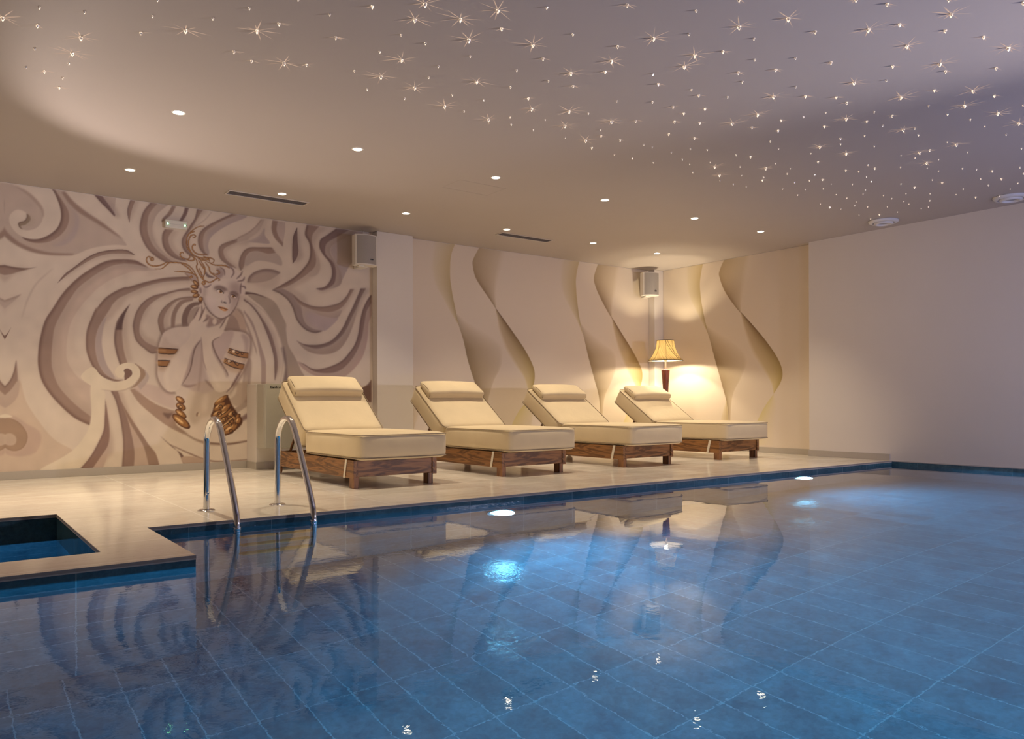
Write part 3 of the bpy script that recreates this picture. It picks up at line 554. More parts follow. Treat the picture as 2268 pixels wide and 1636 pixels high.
# near forearm and hand
R.ell(738, 720, 27, 36, 5, (212,198,184), .5); R.stroke([(768,700),(772,740),(750,765)], 2.2, (140,118,110), .6)
R.poly([(575,890),(582,1000),(592,1150),(622,1250),(672,1400),(732,1535),(800,1572),(862,1552),(935,1500),(880,1370),(840,1270),(780,1150),(722,1040),(712,968),(800,900),(848,830),(885,740),(912,650),(885,645),(850,668),(800,750),(700,785),(610,842)], (210,196,181), .5, n=5)
R.rib([(712,965),(745,1080),(800,1190),(880,1320),(905,1380)], [(700,965),(715,1080),(770,1190),(850,1320),(880,1400)], (176,157,147), 1.4); R.stroke([(800,900),(715,962),(742,1080),(800,1190),(880,1320),(902,1375)], 2.4, (108,84,78), .6)
R.stroke([(575,900),(585,1020),(600,1180),(640,1310)], 2, (150,128,120), .8)
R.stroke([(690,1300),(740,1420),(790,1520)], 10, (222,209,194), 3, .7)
for a in ([(770,745),(830,690),(868,640)], [(800,800),(850,720),(880,655)]): R.stroke(a, 2.8, (124,100,92), .6)
# neck shadow, then head
R.poly([(640,640),(760,690),(850,670),(810,740),(700,780),(640,780),(665,700)], (158,136,126), 1.5)
R.ell(738, 720, 26, 36, 5, (212,198,184), .5)
R.poly([(590,300),(660,280),(760,225),(860,198),(960,208),(1040,240),(1056,330),(1032,420),(1000,520),(942,612),(885,655),(820,682),(740,652),(662,582),(612,500),(590,420)], (212,199,188), .5)
R.poly([(930,250),(1060,260),(1050,420),(1000,530),(940,620),(890,665),(930,560),(950,470),(920,360)], (172,153,146), 6)
R.poly([(590,330),(640,300),(640,420),(680,520),(740,640),(700,640),(640,560),(600,460)], (176,160,152), 4)
R.poly([(640,400),(740,440),(800,560),(780,640),(700,600),(640,500)], (212,198,190), 3)
R.ell(812, 328, 88, 30, 14, (140,118,110), 3); R.ell(970, 398, 58, 30, 14, (130,108,102), 3)
R.stroke([(730,318),(790,298),(860,322),(885,350)], 4, (128,106,98), 1.4); R.stroke([(925,372),(975,368),(1030,402)], 4, (118,96,90), 1.4)
R.ell(800, 356, 46, 17, 28, (226,214,204), .4); R.ell(812, 358, 20, 18, 20, (176,130,80), .4); R.ell(812, 360, 8, 9, 0, (40,28,24), .3); R.stroke([(757,340),(795,332),(840,365),(846,385)], 1.8, (48,34,32), .4)
R.ell(966, 416, 36, 15, 22, (214,202,194), .4); R.ell(966, 416, 17, 15, 15, (176,130,80), .4); R.ell(966, 417, 7, 8, 0, (40,28,24), .3); R.stroke([(930,402),(965,398),(1000,425)], 1.8, (48,34,32), .4)
R.poly([(880,340),(905,420),(925,490),(900,510),(860,500),(850,470)], (206,192,184), 1.6); R.stroke([(905,400),(925,470),(915,505)], 3.5, (146,126,122), 1)
R.ell(862, 491, 22, 7, 15, (60,44,42), .5); R.stroke([(825,460),(822,485),(840,498)], 2, (126,106,102), .6)
R.poly([(778,536),(812,540),(846,545),(880,560),(902,577),(870,594),(835,588),(800,562)], (192,136,88), .4); R.ell(842, 575, 22, 9, 18, (226,180,132), .8); R.stroke([(778,538),(830,556),(900,577)], 1.4, (64,38,30), .3)
R.ell(860, 640, 40, 16, 10, (212,198,190), 2)
R.stroke([(596,420),(618,500),(665,585),(740,655),(820,687),(890,660),(945,615),(1003,522),(1035,420)], 2.6, (122,100,92), .8)
# hair
R.poly([(560,300),(600,270),(640,260),(700,190),(780,130),(860,70),(950,60),(1040,120),(1090,200),(1110,330),(1090,395),(1045,395),(1052,300),(1035,245),(940,205),(850,195),(760,225),(680,290),(600,310)], (206,192,182), .6)
for a in ([(800,60),(850,100),(860,165)], [(860,40),(945,75),(970,130),(935,190)], [(1000,205),(1050,160),(1075,110)], [(1010,235),(1080,220),(1100,180)], [(620,100),(660,160),(720,185)], [(1045,290),(1100,300),(1112,330)], [(1060,250),(1050,330),(1050,390)], [(600,290),(640,305),(700,270)]): R.stroke(a, 3.2, (124,102,98), .8)
R.poly([(610,110),(660,160),(740,185),(700,190),(650,180)], (118,98,94), 1)
R.poly([(760,70),(830,90),(850,150),(800,200),(750,170),(770,110)], (164,144,138), 1.6)
R.rib([(375,130),(430,180),(470,230),(520,300),(555,330)], [(375,130),(470,145),(530,200),(555,270),(560,320)], (176,156,146), .6); R.stroke([(375,128),(430,185),(475,240)], 1.6, (126,92,70), .5)
R.ell(570, 345, 24, 52, -6, (198,182,174), .5); R.ell(568, 345, 13, 36, -6, (140,118,112), .8)
# gold
GD, GM, GL, GK = (82,50,32), (152,108,64), (228,192,140), (46,28,22)
def gold(cx, cy, rx, ry, rot):
    R.ell(cx, cy, rx, ry, rot, GD, .4); R.ell(cx-rx*.05, cy-ry*.08, rx*.86, ry*.78, rot, GM, .7); R.ell(cx-rx*.2, cy-ry*.25, rx*.5, ry*.28, rot, GL, .8)
R.T = T2
for P in ([(1105,385),(1040,390),(970,430),(910,490),(890,570),(900,640),(940,700),(990,745),(1080,772),(1160,765),(1220,792),(1200,830),(1120,812)], [(992,448),(950,460),(925,480)],
          [(960,515),(985,522),(998,505),(975,490),(935,510),(912,580),(925,660),(970,730)], [(985,625),(997,612),(980,605),(960,632),(970,680),(1020,720),(1110,732),(1142,720)],
          [(850,722),(848,705),(818,708),(815,745),(860,777),(910,782),(932,752),(915,735)], [(860,777),(940,802),(985,785),(960,755)], [(470,790),(458,775),(480,765),(490,790),(462,798),(440,760)], [(480,765),(430,752),(405,790),(430,842),(500,867),(590,852),(650,822),(690,826)],
          [(500,902),(590,897),(650,850),(690,826),(780,826),(880,842),(950,892),(990,950),(1030,1012)], [(820,835),(900,882),(970,950)], [(740,932),(860,936),(950,952),(1010,992),(1040,1080)],
          [(930,735),(1000,780),(1020,842),(1010,882),(1060,990),(1110,1042),(1180,1062),(1260,1016),(1292,1036),(1270,1045)], [(1030,790),(1080,872),(1120,920)], [(1060,800),(1112,900),(1092,1020)], [(1110,818),(1160,882),(1180,942),(1270,1012)], [(1040,890),(1070,960),(1090,1020)],
          [(1200,952),(1250,967),(1287,952),(1272,922),(1248,918)], [(1160,828),(1240,856),(1350,862),(1410,895)], [(1105,1075),(1092,1062),(1080,1076),(1098,1092),(1116,1072),(1090,1052),(1068,1080)], [(940,995),(950,985),(955,1000),(935,1005),(928,988)], [(1000,745),(1060,790),(1140,790),(1180,760)], [(1090,745),(1150,780),(1170,815)]):
    R.stroke(P, 3.0, GD, .4); R.stroke(P, 1.5, (196,146,88), .4)
for a in ((1005,1075,48,24,48), (985,1120,48,26,12), (985,1177,46,22,8), (1005,1225,44,26,-15), (1060,1270,26,36,10)): gold(*a)
R.T = T6
for P, Q in (([(58,1035),(180,1045),(300,1052)], [(58,1105),(180,1112),(262,1110)]), ([(52,1185),(120,1188),(202,1190)], [(55,1255),(110,1260),(165,1260)]), ([(912,1038),(1030,1078),(1147,1100)], [(895,1095),(1020,1140),(1137,1162)]), ([(858,1158),(980,1205),(1102,1237)], [(846,1215),(960,1270),(1077,1298)])):
    R.rib(P, Q, GM, .4, GD, dw=2); 
    R.stroke([(np.array(P[i])+np.array(Q[i]))/2 - np.array((30, 6)) for i in range(3)][:2], 5, GL, 1.2)
    R.stroke(P, 1.6, GK, .4); R.stroke(Q, 1.8, GK, .4)
    R.stroke([P[2], Q[2]], 6, GD, 1.4, .9)
for P in ([(905,1080),(930,1065),(940,1085),(925,1095)], [(945,1060),(985,1065),(990,1095),(1020,1110),(1050,1080),(1065,1120),(1100,1100)], [(868,1205),(890,1190),(895,1215)], [(905,1185),(925,1215),(960,1190),(990,1230),(1020,1250),(1040,1215)]): R.stroke(P, 1.6, GK, .3)
R.ell(968, 1078, 20, 16, 0, (232,214,190), .5); R.ell(912, 1195, 16, 14, 0, (232,214,190), .5)
R.T = T5
for a in ((977,683,64,36,36), (985,765,66,40,30), (985,850,82,36,38), (990,942,132,52,38)): gold(*a)
R.stroke([(960,770),(985,750),(1000,775),(975,790),(955,760),(985,735)], 1.4, GK, .3)
R.poly([(1400,740),(1540,640),(1600,740),(1660,830),(1730,930),(1680,1020),(1530,1110),(1500,1080),(1450,960),(1350,890),(1370,820)], GD, .8)
for a in ((1470,690,105,32,-36), (1455,765,95,34,-36), (1510,800,110,34,-40), (1420,850,70,30,-36), (1500,870,140,36,-38), (1590,860,60,34,-50), (1500,930,60,34,-30), (1610,930,120,38,-38), (1550,985,100,40,-36), (1670,940,55,40,-50), (1590,1035,110,46,-36)): gold(*a)
for c in ((1455,765), (1490,915), (1565,975), (1580,1060), (1440,850), (1620,850)):
    R.stroke([(c[0]+18, c[1]+6), (c[0]+4, c[1]+14), (c[0]-12, c[1]), (c[0]+4, c[1]-20), (c[0]+32, c[1]-8), (c[0]+28, c[1]+26), (c[0]-8, c[1]+34)], 1.6, GK, .3)
for P in ([(1540,860),(1600,900),(1640,960)], [(1600,830),(1650,900),(1640,990)], [(1470,1020),(1560,960),(1640,880)], [(1420,900),(1530,830),(1600,760)]): R.stroke(P, 1.6, GK, .4)
# broad painterly unevenness
rng = np.random.RandomState(3); nz = rng.rand(R.h//24+2, R.w//24+2)
yy, xx = np.mgrid[0:R.h, 0:R.w]; yi, xi = yy/24.0, xx/24.0; j, i = yi.astype(int), xi.astype(int); fy, fx = yi-j, xi-i
nf = (nz[j, i]*(1-fx)+nz[j, i+1]*fx)*(1-fy)+(nz[j+1, i]*(1-fx)+nz[j+1, i+1]*fx)*fy
R.a *= (.975+.05*nf)[..., None]
XM = .60                                       # left of the view the picture simply continues mirrored
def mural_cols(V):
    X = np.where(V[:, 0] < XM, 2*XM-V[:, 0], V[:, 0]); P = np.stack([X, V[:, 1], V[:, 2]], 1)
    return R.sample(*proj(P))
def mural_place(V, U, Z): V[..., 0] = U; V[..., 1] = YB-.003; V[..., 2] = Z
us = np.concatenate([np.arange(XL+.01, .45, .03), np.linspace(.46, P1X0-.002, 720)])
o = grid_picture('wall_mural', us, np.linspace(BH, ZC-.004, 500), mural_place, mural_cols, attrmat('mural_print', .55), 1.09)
tag(o, 'beige painted relief mural of a woman with swirling ribbons and gold jewellery', 'mural')

# ------------------------------------------------------------------ ribbon wallpaper
W0, W1 = (760, 480, 4.09), (1100, 540, 3.146)
WB = (206, 194, 178)
Q = Ras(900, 500, 1830, 1010, 1.5, WB)
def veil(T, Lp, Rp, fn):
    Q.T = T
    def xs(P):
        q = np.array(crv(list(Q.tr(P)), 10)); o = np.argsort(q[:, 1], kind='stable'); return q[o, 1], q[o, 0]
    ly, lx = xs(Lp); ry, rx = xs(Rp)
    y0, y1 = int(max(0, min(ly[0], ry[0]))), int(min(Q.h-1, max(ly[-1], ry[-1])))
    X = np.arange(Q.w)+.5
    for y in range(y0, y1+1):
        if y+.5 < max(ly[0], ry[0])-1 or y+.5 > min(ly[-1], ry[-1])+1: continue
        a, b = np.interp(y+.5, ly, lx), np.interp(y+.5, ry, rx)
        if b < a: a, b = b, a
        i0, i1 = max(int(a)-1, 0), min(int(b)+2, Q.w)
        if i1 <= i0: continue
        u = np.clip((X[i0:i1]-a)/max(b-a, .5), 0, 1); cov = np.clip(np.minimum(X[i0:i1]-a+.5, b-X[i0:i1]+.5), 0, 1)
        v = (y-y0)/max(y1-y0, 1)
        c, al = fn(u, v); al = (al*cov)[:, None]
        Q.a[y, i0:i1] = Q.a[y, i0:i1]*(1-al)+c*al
def lerp(a, b, t): return np.array(a)*(1-t)[:, None]+np.array(b)*t[:, None]
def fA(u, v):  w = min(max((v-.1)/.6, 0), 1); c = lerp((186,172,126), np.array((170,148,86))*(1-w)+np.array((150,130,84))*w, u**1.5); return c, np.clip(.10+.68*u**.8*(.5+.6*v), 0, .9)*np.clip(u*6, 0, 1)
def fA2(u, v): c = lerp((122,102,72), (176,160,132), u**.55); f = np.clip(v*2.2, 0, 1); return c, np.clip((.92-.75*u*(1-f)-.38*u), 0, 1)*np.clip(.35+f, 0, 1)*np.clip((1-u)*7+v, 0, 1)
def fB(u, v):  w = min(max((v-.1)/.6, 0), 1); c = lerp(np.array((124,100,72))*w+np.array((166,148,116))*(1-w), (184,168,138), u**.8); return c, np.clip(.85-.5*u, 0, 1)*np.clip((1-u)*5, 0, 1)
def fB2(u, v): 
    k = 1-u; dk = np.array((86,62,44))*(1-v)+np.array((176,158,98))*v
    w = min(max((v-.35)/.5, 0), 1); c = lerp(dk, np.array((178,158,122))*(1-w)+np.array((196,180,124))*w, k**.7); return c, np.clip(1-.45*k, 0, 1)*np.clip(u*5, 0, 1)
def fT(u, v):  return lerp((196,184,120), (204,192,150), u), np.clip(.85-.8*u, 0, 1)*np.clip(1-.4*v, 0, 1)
def motif(T, A, A2, B, B2, tail=None):
    veil(T, *A2, fA2); veil(T, *A, fA); veil(T, *B, fB); veil(T, *B2, fB2)
    if tail: veil(T, *tail, fT)
motif(W0, ([(825,190),(795,400),(800,500),(830,620),(900,740),(980,880),(1050,990)], [(1040,190),(985,320),(970,420),(970,560),(990,700),(1020,850),(1050,990)]),
      ([(1030,880),(1050,990),(1090,1120),(1130,1300),(1190,1490),(1240,1600),(1290,1760),(1310,1980)], [(1035,880),(1180,980),(1330,1070),(1430,1170),(1442,1280),(1420,1380),(1360,1500),(1310,1700),(1320,1980)]),
      ([(1260,230),(1180,380),(1175,450),(1200,550),(1260,650),(1330,750),(1385,835)], [(1490,230),(1450,420),(1410,560),(1385,700),(1388,835)]),
      ([(1378,826),(1394,920),(1410,1030),(1470,1200),(1560,1350),(1640,1470),(1690,1640)], [(1382,826),(1450,920),(1550,1060),(1650,1210),(1720,1350),(1736,1450),(1715,1560),(1690,1640)]),
      ([(1690,1640),(1580,1780),(1500,1950)], [(1692,1640),(1740,1780),(1720,1950)]))
motif(W1, ([(455,60),(440,240),(460,350),(510,450),(560,540),(600,630)], [(590,60),(555,220),(555,330),(570,470),(585,560),(602,630)]),
      ([(585,555),(610,660),(640,790),(680,940),(715,1080),(728,1300)], [(590,555),(740,690),(820,760),(832,850),(800,960),(750,1080),(732,1300)]),
      ([(730,80),(680,220),(690,300),(740,410),(802,520)], [(870,80),(840,290),(810,420),(804,520)]),
      ([(801,512),(817,620),(850,750),(900,870),(960,980),(985,1050)], [(804,512),(870,620),(950,750),(1005,860),(1016,920),(1005,980),(985,1050)]),
      ([(985,1050),(920,1160),(860,1300)], [(988,1050),(1010,1160),(990,1300)]))
motif(W1, ([(1315,40),(1320,270),(1340,370),(1400,490),(1470,620)], [(1460,40),(1420,230),(1420,350),(1440,480),(1472,620)]),
      ([(1448,560),(1480,650),(1520,800),(1570,980),(1610,1150),(1622,1400)], [(1452,560),(1620,660),(1720,750),(1742,830),(1700,940),(1640,1080),(1624,1400)]),
      ([(1620,40),(1555,180),(1555,240),(1590,330),(1650,420),(1700,482)], [(1775,40),(1740,230),(1710,390),(1702,482)]),
      ([(1699,474),(1722,590),(1770,740),(1850,870),(1910,970),(1930,1045)], [(1702,474),(1780,560),(1880,680),(1960,800),(1991,890),(1980,960),(1930,1045)]),
      ([(1930,1045),(1870,1130),(1825,1215),(1740,1400)], [(1932,1045),(1950,1120),(1940,1215),(1930,1400)]))
veil(W1, [(1600,1090),(1565,1215),(1540,1400)], [(1603,1090),(1612,1215),(1616,1400)], lambda u, v: (lerp((190,172,128), (170,150,106), u), .2+.6*u))
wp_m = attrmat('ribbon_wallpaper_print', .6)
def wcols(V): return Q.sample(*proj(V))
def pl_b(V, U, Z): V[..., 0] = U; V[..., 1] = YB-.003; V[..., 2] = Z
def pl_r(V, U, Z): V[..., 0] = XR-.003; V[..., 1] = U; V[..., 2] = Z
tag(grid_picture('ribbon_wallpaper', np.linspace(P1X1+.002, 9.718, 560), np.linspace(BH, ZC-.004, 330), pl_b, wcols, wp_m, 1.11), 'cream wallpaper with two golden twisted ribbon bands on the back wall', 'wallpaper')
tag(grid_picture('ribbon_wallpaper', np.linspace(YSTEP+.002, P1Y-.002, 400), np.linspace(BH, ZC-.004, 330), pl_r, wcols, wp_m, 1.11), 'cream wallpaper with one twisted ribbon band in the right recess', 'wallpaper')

# ------------------------------------------------------------------ sun loungers
def cushion(lx, ly, lz, r, bt=.0, bs=.0, cuts=13, skew=None):          # soft block centred at the origin
    bm = bmesh.new(); bmesh.ops.create_cube(bm, size=2.0)
    bmesh.ops.subdivide_edges(bm, edges=bm.edges, cuts=cuts, use_grid_fill=True)
    h = np.array((lx, ly, lz))/2
    for v in bm.verts:
        u = np.array(v.co); u = np.sign(u)*(1-(1-np.abs(u))**1.7); p = u*h
        q = np.clip(p, -(h-r), h-r); d = p-q; n = np.linalg.norm(d)
        if n > 1e-9 and (np.abs(d) > 1e-9).sum() > 1: p = q + d/n*r
        p[2] += bt*(1-u[0]**2)*(1-u[1]**2)*np.sign(u[2])*(abs(u[2]) > .3)*abs(u[2])
        p[0] += bs*np.sign(u[0])*abs(u[0])**3*(1-u[1]**4)*(1-u[2]**2); p[1] += bs*np.sign(u[1])*abs(u[1])**3*(1-u[0]**4)*(1-u[2]**2)
        if skew: p = skew(p, u)
        v.co = p
    return bm
def loop_piping(lx, ly, r, zs, rad=.005):
    bm = bmesh.new()
    for z in zs:
        P = []; hx, hy = lx/2-r, ly/2-r
        for cx, cy, a0 in ((hx, hy, 0), (-hx, hy, 90), (-hx, -hy, 180), (hx, -hy, 270)):
            P += [(cx+r*math.cos(math.radians(a0+a)), cy+r*math.sin(math.radians(a0+a)), z) for a in range(0, 91, 18)]
        tube(bm, P, rad, 6, closed=True)
    return bm
SM = .6
def make_lounger():
    root = empty('sun_lounger', (0, 0, 0))
    W = .848
    for x0 in (0, W-.046):
        bm = boxm(x0, x0+.046, 0, 1.95, .088, .246, bev=.003); obj('side_rail', bm, M_WOOD, root)
    obj('front_board', boxm(.046, W-.046, .012, .05, .098, .240, bev=.003), M_WOODX, root)
    obj('rear_board', boxm(.046, W-.046, 1.90, 1.94, .098, .240, bev=.003), M_WOODX, root)
    for x0 in (.001, W-.094): obj('leg', boxm(x0, x0+.05, -.004, .09, 0, .10, bev=.003), M_WOODZ, root)
    for x0 in (.004, W-.05):
        bm = bmesh.new(); lathe(bm, [(.012, -.024), (.05, -.02), (.052, 0), (.05, .02), (.012, .024)], 20)
        bmesh.ops.rotate(bm, verts=bm.verts, cent=(0, 0, 0), matrix=Matrix.Rotation(PI/2, 3, 'Y'))
        w = obj('wheel', bm, M_WOODZ, root, SM, (x0+.023, 1.90, .052))
        b = bmesh.new(); tube(b, [(-.034, 0, 0), (.034, 0, 0)], .007, 10); obj('axle', b, M_STEEL, w, SM)
    bm = bmesh.new()                                                       # slatted bed under the mattress
    for k in range(9): box(bm, .046, W-.046, .12+k*.115, .19+k*.115, .215, .238)
    obj('bed_slats', bm, M_WOODX, root)
    ML, MX = 1.25, .885
    m = seat = obj('seat_mattress', cushion(MX, ML, .238, .046, .014, .016), M_FAB, root, 9, (MX/2+.004, -.125+ML/2, .366))
    for z in (.103, -.098): obj('piping', loop_piping(MX+.006, ML+.006, .05, (z,)), M_PIPE, m, 9)
    b = obj('back_mattress', cushion(MX-.02, .83, .235, .046, .014, .018), M_FAB, root, 9)
    b.data.transform(Matrix.Translation((0, .415, -.117)))
    b.location = (MX/2+.004, 1.13, .487)
    for z in (.102, -.098):
        p = loop_piping(MX-.014, .836, .05, (z,)); bmesh.ops.translate(p, verts=p.verts, vec=(0, .415, -.117)); obj('piping', p, M_PIPE, b, 9)
    s = bmesh.new(); box(s, -.36, .36, .12, .76, -.262, -.238, bev=.003)
    for x in (-.33, .29): box(s, x, x+.04, .10, .80, -.285, -.262, bev=.002)
    s = obj('back_panel', s, M_WOOD, root); s.location = b.location
    for x in (.12, W-.12):
        bm = bmesh.new(); tube(bm, [(x, 1.86, .19), (x, 1.62, .47)], .014, 8); obj('support_strut', bm, M_WOODZ, root, SM)
    def sk(p, u):                                                          # thicker along its lower edge, thin at the top
        p[2] = p[2]*(.86-.26*u[1]) + .012*(1-u[0]**2)*(u[2] > 0); return p
    pl = obj('headrest_pillow', cushion(.775, .285, .10, .032, .010, .004, skew=sk), M_FAB, root, 9)
    pl.data.transform(Matrix.Translation((0, .672, .044))); pl.location = b.location
    for x in (-.379, .379):
        q = bmesh.new()
        P = [(x, .672+.136*math.cos(a), .044+(.86-.26*math.cos(a))*.044*math.sin(a)) for a in np.linspace(0, 2*PI, 25)[:-1]]; tube(q, P, .0035, 6, closed=True); obj('piping', q, M_PIPE, pl, 9)
    bm = bmesh.new(); rect(bm, [(-.0035, .160, .25), (-.0035, .124, .25), (-.0035, .170, .085), (-.0035, .206, .085)])
    rect(bm, [(-.0035, .170, .085), (-.0035, .206, .085), (.05, .206, .084), (.05, .170, .084)])
    st = obj('tie_strap', bm, M_STRAP, root)
    md = st.modifiers.new('thickness', 'SOLIDIFY'); md.thickness = .0025; md.offset = 0
    return root
def copy_tree(o, parent=None):
    c = o.copy(); COL.objects.link(c)
    if parent: c.parent = parent
    for ch in list(o.children): copy_tree(ch, c)
    return c
proto = make_lounger()
LG = [(2.983, 6.378, 38, 'beige cushioned wooden sun lounger nearest the ladder, in front of the mural and grey cabinet'),
      (4.655, 6.478, 35.3, 'beige cushioned wooden sun lounger in front of the cream pilaster, second from the ladder'),
      (6.420, 6.535, 33.5, 'beige cushioned wooden sun lounger before the ribbon wallpaper, third from the ladder'),
      (8.205, 6.600, 33.5, 'beige cushioned wooden sun lounger in front of the floor lamp, farthest from the ladder')]
lrot = [0, -.004, .003, .012]
for i, (x, y, a, lb) in enumerate(LG):
    o = proto if i == 0 else copy_tree(proto)
    o.location = (x, y, 0); o.rotation_euler.z = lrot[i]; tag(o, lb, 'lounger', 'sun loungers in a row on the deck')
    for ch in o.children:
        if ch.name.split('.')[0] in ('back_mattress', 'back_panel', 'headrest_pillow'): ch.rotation_euler.x = math.radians(a)

# ------------------------------------------------------------------ pool ladder
lad = empty('pool_ladder', (1.81, 5.40, 0)); tag(lad, 'polished steel pool ladder with two curved handrails at the pool edge', 'ladder')
def lad_part(name, bm, mat, par=lad, sm=SM):
    if par is lad: bmesh.ops.translate(bm, verts=bm.verts, vec=(-1.81, -5.40, 0))
    return obj(name, bm, mat, par, sm)
for X in (1.560, 2.068):
    P = crv([(5.725, 0.004), (5.722, .23), (5.714, .46), (5.697, .535), (5.640, .604), (5.560, .640), (5.470, .636), (5.404, .594), (5.323, .484), (5.184, .272), (5.075, .09), (5.046, .01), (5.038, -.05), (5.037, -.12), (5.037, -.5), (5.037, -1.15)], 8)
    bm = bmesh.new(); tube(bm, [(X, p[0], p[1]) for p in P], .0215, 20)
    r = lad_part('handrail', bm, M_STEEL)
    for nm, B in (('floor_flange', [(.060, .0), (.060, .004), (.052, .010), (.030, .013), (.0225, .013)]), ('flange_collar', [(.0235, .012), (.0235, .028)])):
        bm = bmesh.new(); lathe(bm, B, 28, X-1.81, 5.725-5.40); obj(nm, bm, M_STEEL, r, SM)
    bm = bmesh.new(); lathe(bm, [(.0245, -.050), (.0255, -.046), (.0255, -.034), (.0245, -.030)], 24, X-1.81, 5.039-5.40); obj('joint_collar', bm, M_STEEL, r, SM)
    if X < 1.8:
        bm = bmesh.new(); lathe(bm, [(.011, 0), (.011, .004), (.008, .008)], 16)
        bmesh.ops.rotate(bm, verts=bm.verts, cent=(0, 0, 0), matrix=Matrix.Rotation(PI/2, 3, 'X')); bmesh.ops.translate(bm, verts=bm.verts, vec=(X-1.81+.004, 5.725-5.40-.019, .122)); obj('bolt_head', bm, M_STEEL, r, SM)
for z in (-.30, -.55, -.80):
    bm = boxm(1.582, 2.046, 4.995, 5.075, z-.018, z+.018, bev=.008); t = lad_part('tread', bm, M_TREAD)

# ------------------------------------------------------------------ floor lamp in the corner
LX, LY = 9.387, 8.60
lamp = empty('floor_lamp', (LX, LY, 0)); tag(lamp, 'lit floor lamp with bell-shaped pleated shade on a tapered wooden post', 'lamp')
bm = bmesh.new(); lathe(bm, [(.15, 0), (.15, .018), (.13, .028), (.03, .036)], 32); obj('base', bm, M_POST, lamp, SM)
bm = bmesh.new(); lathe(bm, [(.03, .034), (.034, .70), (.045, .98), (.066, 1.255), (.058, 1.262)], 24); obj('post', bm, M_POST, lamp, SM)
bm = bmesh.new(); tube(bm, [(0, 0, 1.255), (0, 0, 1.40)], .013, 12); lathe(bm, [(.013, 1.395), (.022, 1.40), (.022, 1.42), (.015, 1.425)], 16); obj('stem', bm, plain('cream_enamel', (.75, .68, .55), .4), lamp, SM)
bm = bmesh.new(); lathe(bm, [(.006, 1.425), (.03, 1.45), (.042, 1.50), (.042, 1.57), (.03, 1.63), (.010, 1.66)], 20); obj('bulb', bm, M_BULB, lamp, 9)
t = NT('pleated_shade_fabric'); vv = t.coord(scale=(1, 1, 1)); tc = t.n('ShaderNodeTexCoord')
sp = t.n('ShaderNodeSeparateXYZ'); t.l(tc.outputs['Object'], sp.inputs[0])
at2 = t.n('ShaderNodeMath', operation='ARCTAN2'); t.l(sp.outputs[1], at2.inputs[0]); t.l(sp.outputs[0], at2.inputs[1])
ad = t.n('ShaderNodeMath', operation='MULTIPLY_ADD'); t.l(sp.outputs[2], ad.inputs[0]); ad.inputs[1].default_value = 3.2; t.l(at2.outputs[0], ad.inputs[2])
cb = t.n('ShaderNodeCombineXYZ'); m1 = t.n('ShaderNodeMath', operation='MULTIPLY'); t.l(ad.outputs[0], m1.inputs[0]); m1.inputs[1].default_value = 30; t.l(m1.outputs[0], cb.inputs[0]); t.l(sp.outputs[2], cb.inputs[2])
pn = t.noise(cb.outputs[0], 1.0, 3, .6); pc = t.ramp(pn, [(.3, (.075, .05, .02)), (.7, (.33, .25, .125))])
df = t.n('ShaderNodeBsdfDiffuse'); tr_ = t.n('ShaderNodeBsdfTranslucent'); mx = t.n('ShaderNodeMixShader'); mx.inputs[0].default_value = .55
t.l(pc, df.inputs[0]); t.l(pc, tr_.inputs[0]); t.l(df.outputs[0], mx.inputs[1]); t.l(tr_.outputs[0], mx.inputs[2]); t.l(mx.outputs[0], t.out.inputs[0])
prof = crv([(.275, 1.405), (.232, 1.452), (.192, 1.512), (.162, 1.580), (.143, 1.65), (.132, 1.728)], 5)
bm = bmesh.new(); n = 48; rings = []
for r_, z in prof:
    rings.append([bm.verts.new((r_*(1-.025*abs(math.sin(4*a)))*math.cos(a), r_*(1-.025*abs(math.sin(4*a)))*math.sin(a), z)) for a in [2*PI*k/n for k in range(n)]])
for A, B in zip(rings, rings[1:]):
    for k in range(n): bm.faces.new((A[k], A[(k+1) % n], B[(k+1) % n], B[k]))
sh = obj('lamp_shade', bm, t.m, lamp, 9)
bm = bmesh.new()
t2 = NT('white_shade_lining'); df = t2.n('ShaderNodeBsdfDiffuse'); tr_ = t2.n('ShaderNodeBsdfTranslucent'); mx = t2.n('ShaderNodeMixShader'); mx.inputs[0].default_value = .5
for q_ in (df, tr_): q_.inputs[0].default_value = (.85, .80, .70, 1)
t2.l(df.outputs[0], mx.inputs[1]); t2.l(tr_.outputs[0], mx.inputs[2]); t2.l(mx.outputs[0], t2.out.inputs[0])
lathe(bm, [(r_-.009, z) for r_, z in prof], 48, capb=False, capt=False); obj('shade_lining', bm, t2.m, sh, 9)['label'] = 'white inner lining'
M_TRIM = plain('shade_trim', (.035, .022, .010), .8)
bm = bmesh.new()
for r_, z in ((.275, 1.405), (.132, 1.728)): tube(bm, [(r_*math.cos(a), r_*math.sin(a), z) for a in np.linspace(0, 2*PI, 49)[:-1]], .006, 6, closed=True)
for k in range(8):
    a = k*PI/4; tube(bm, [(r_*1.004*math.cos(a), r_*1.004*math.sin(a), z) for r_, z in prof], .0022, 5)
for s0 in (-2.45, -2.2):
    tube(bm, [(r_*1.01*math.cos(s0+1.1*(1-(z-1.405)/.323)), r_*1.01*math.sin(s0+1.1*(1-(z-1.405)/.323)), z) for r_, z in prof], .0028, 5)
obj('shade_seams', bm, M_TRIM, sh, 9)

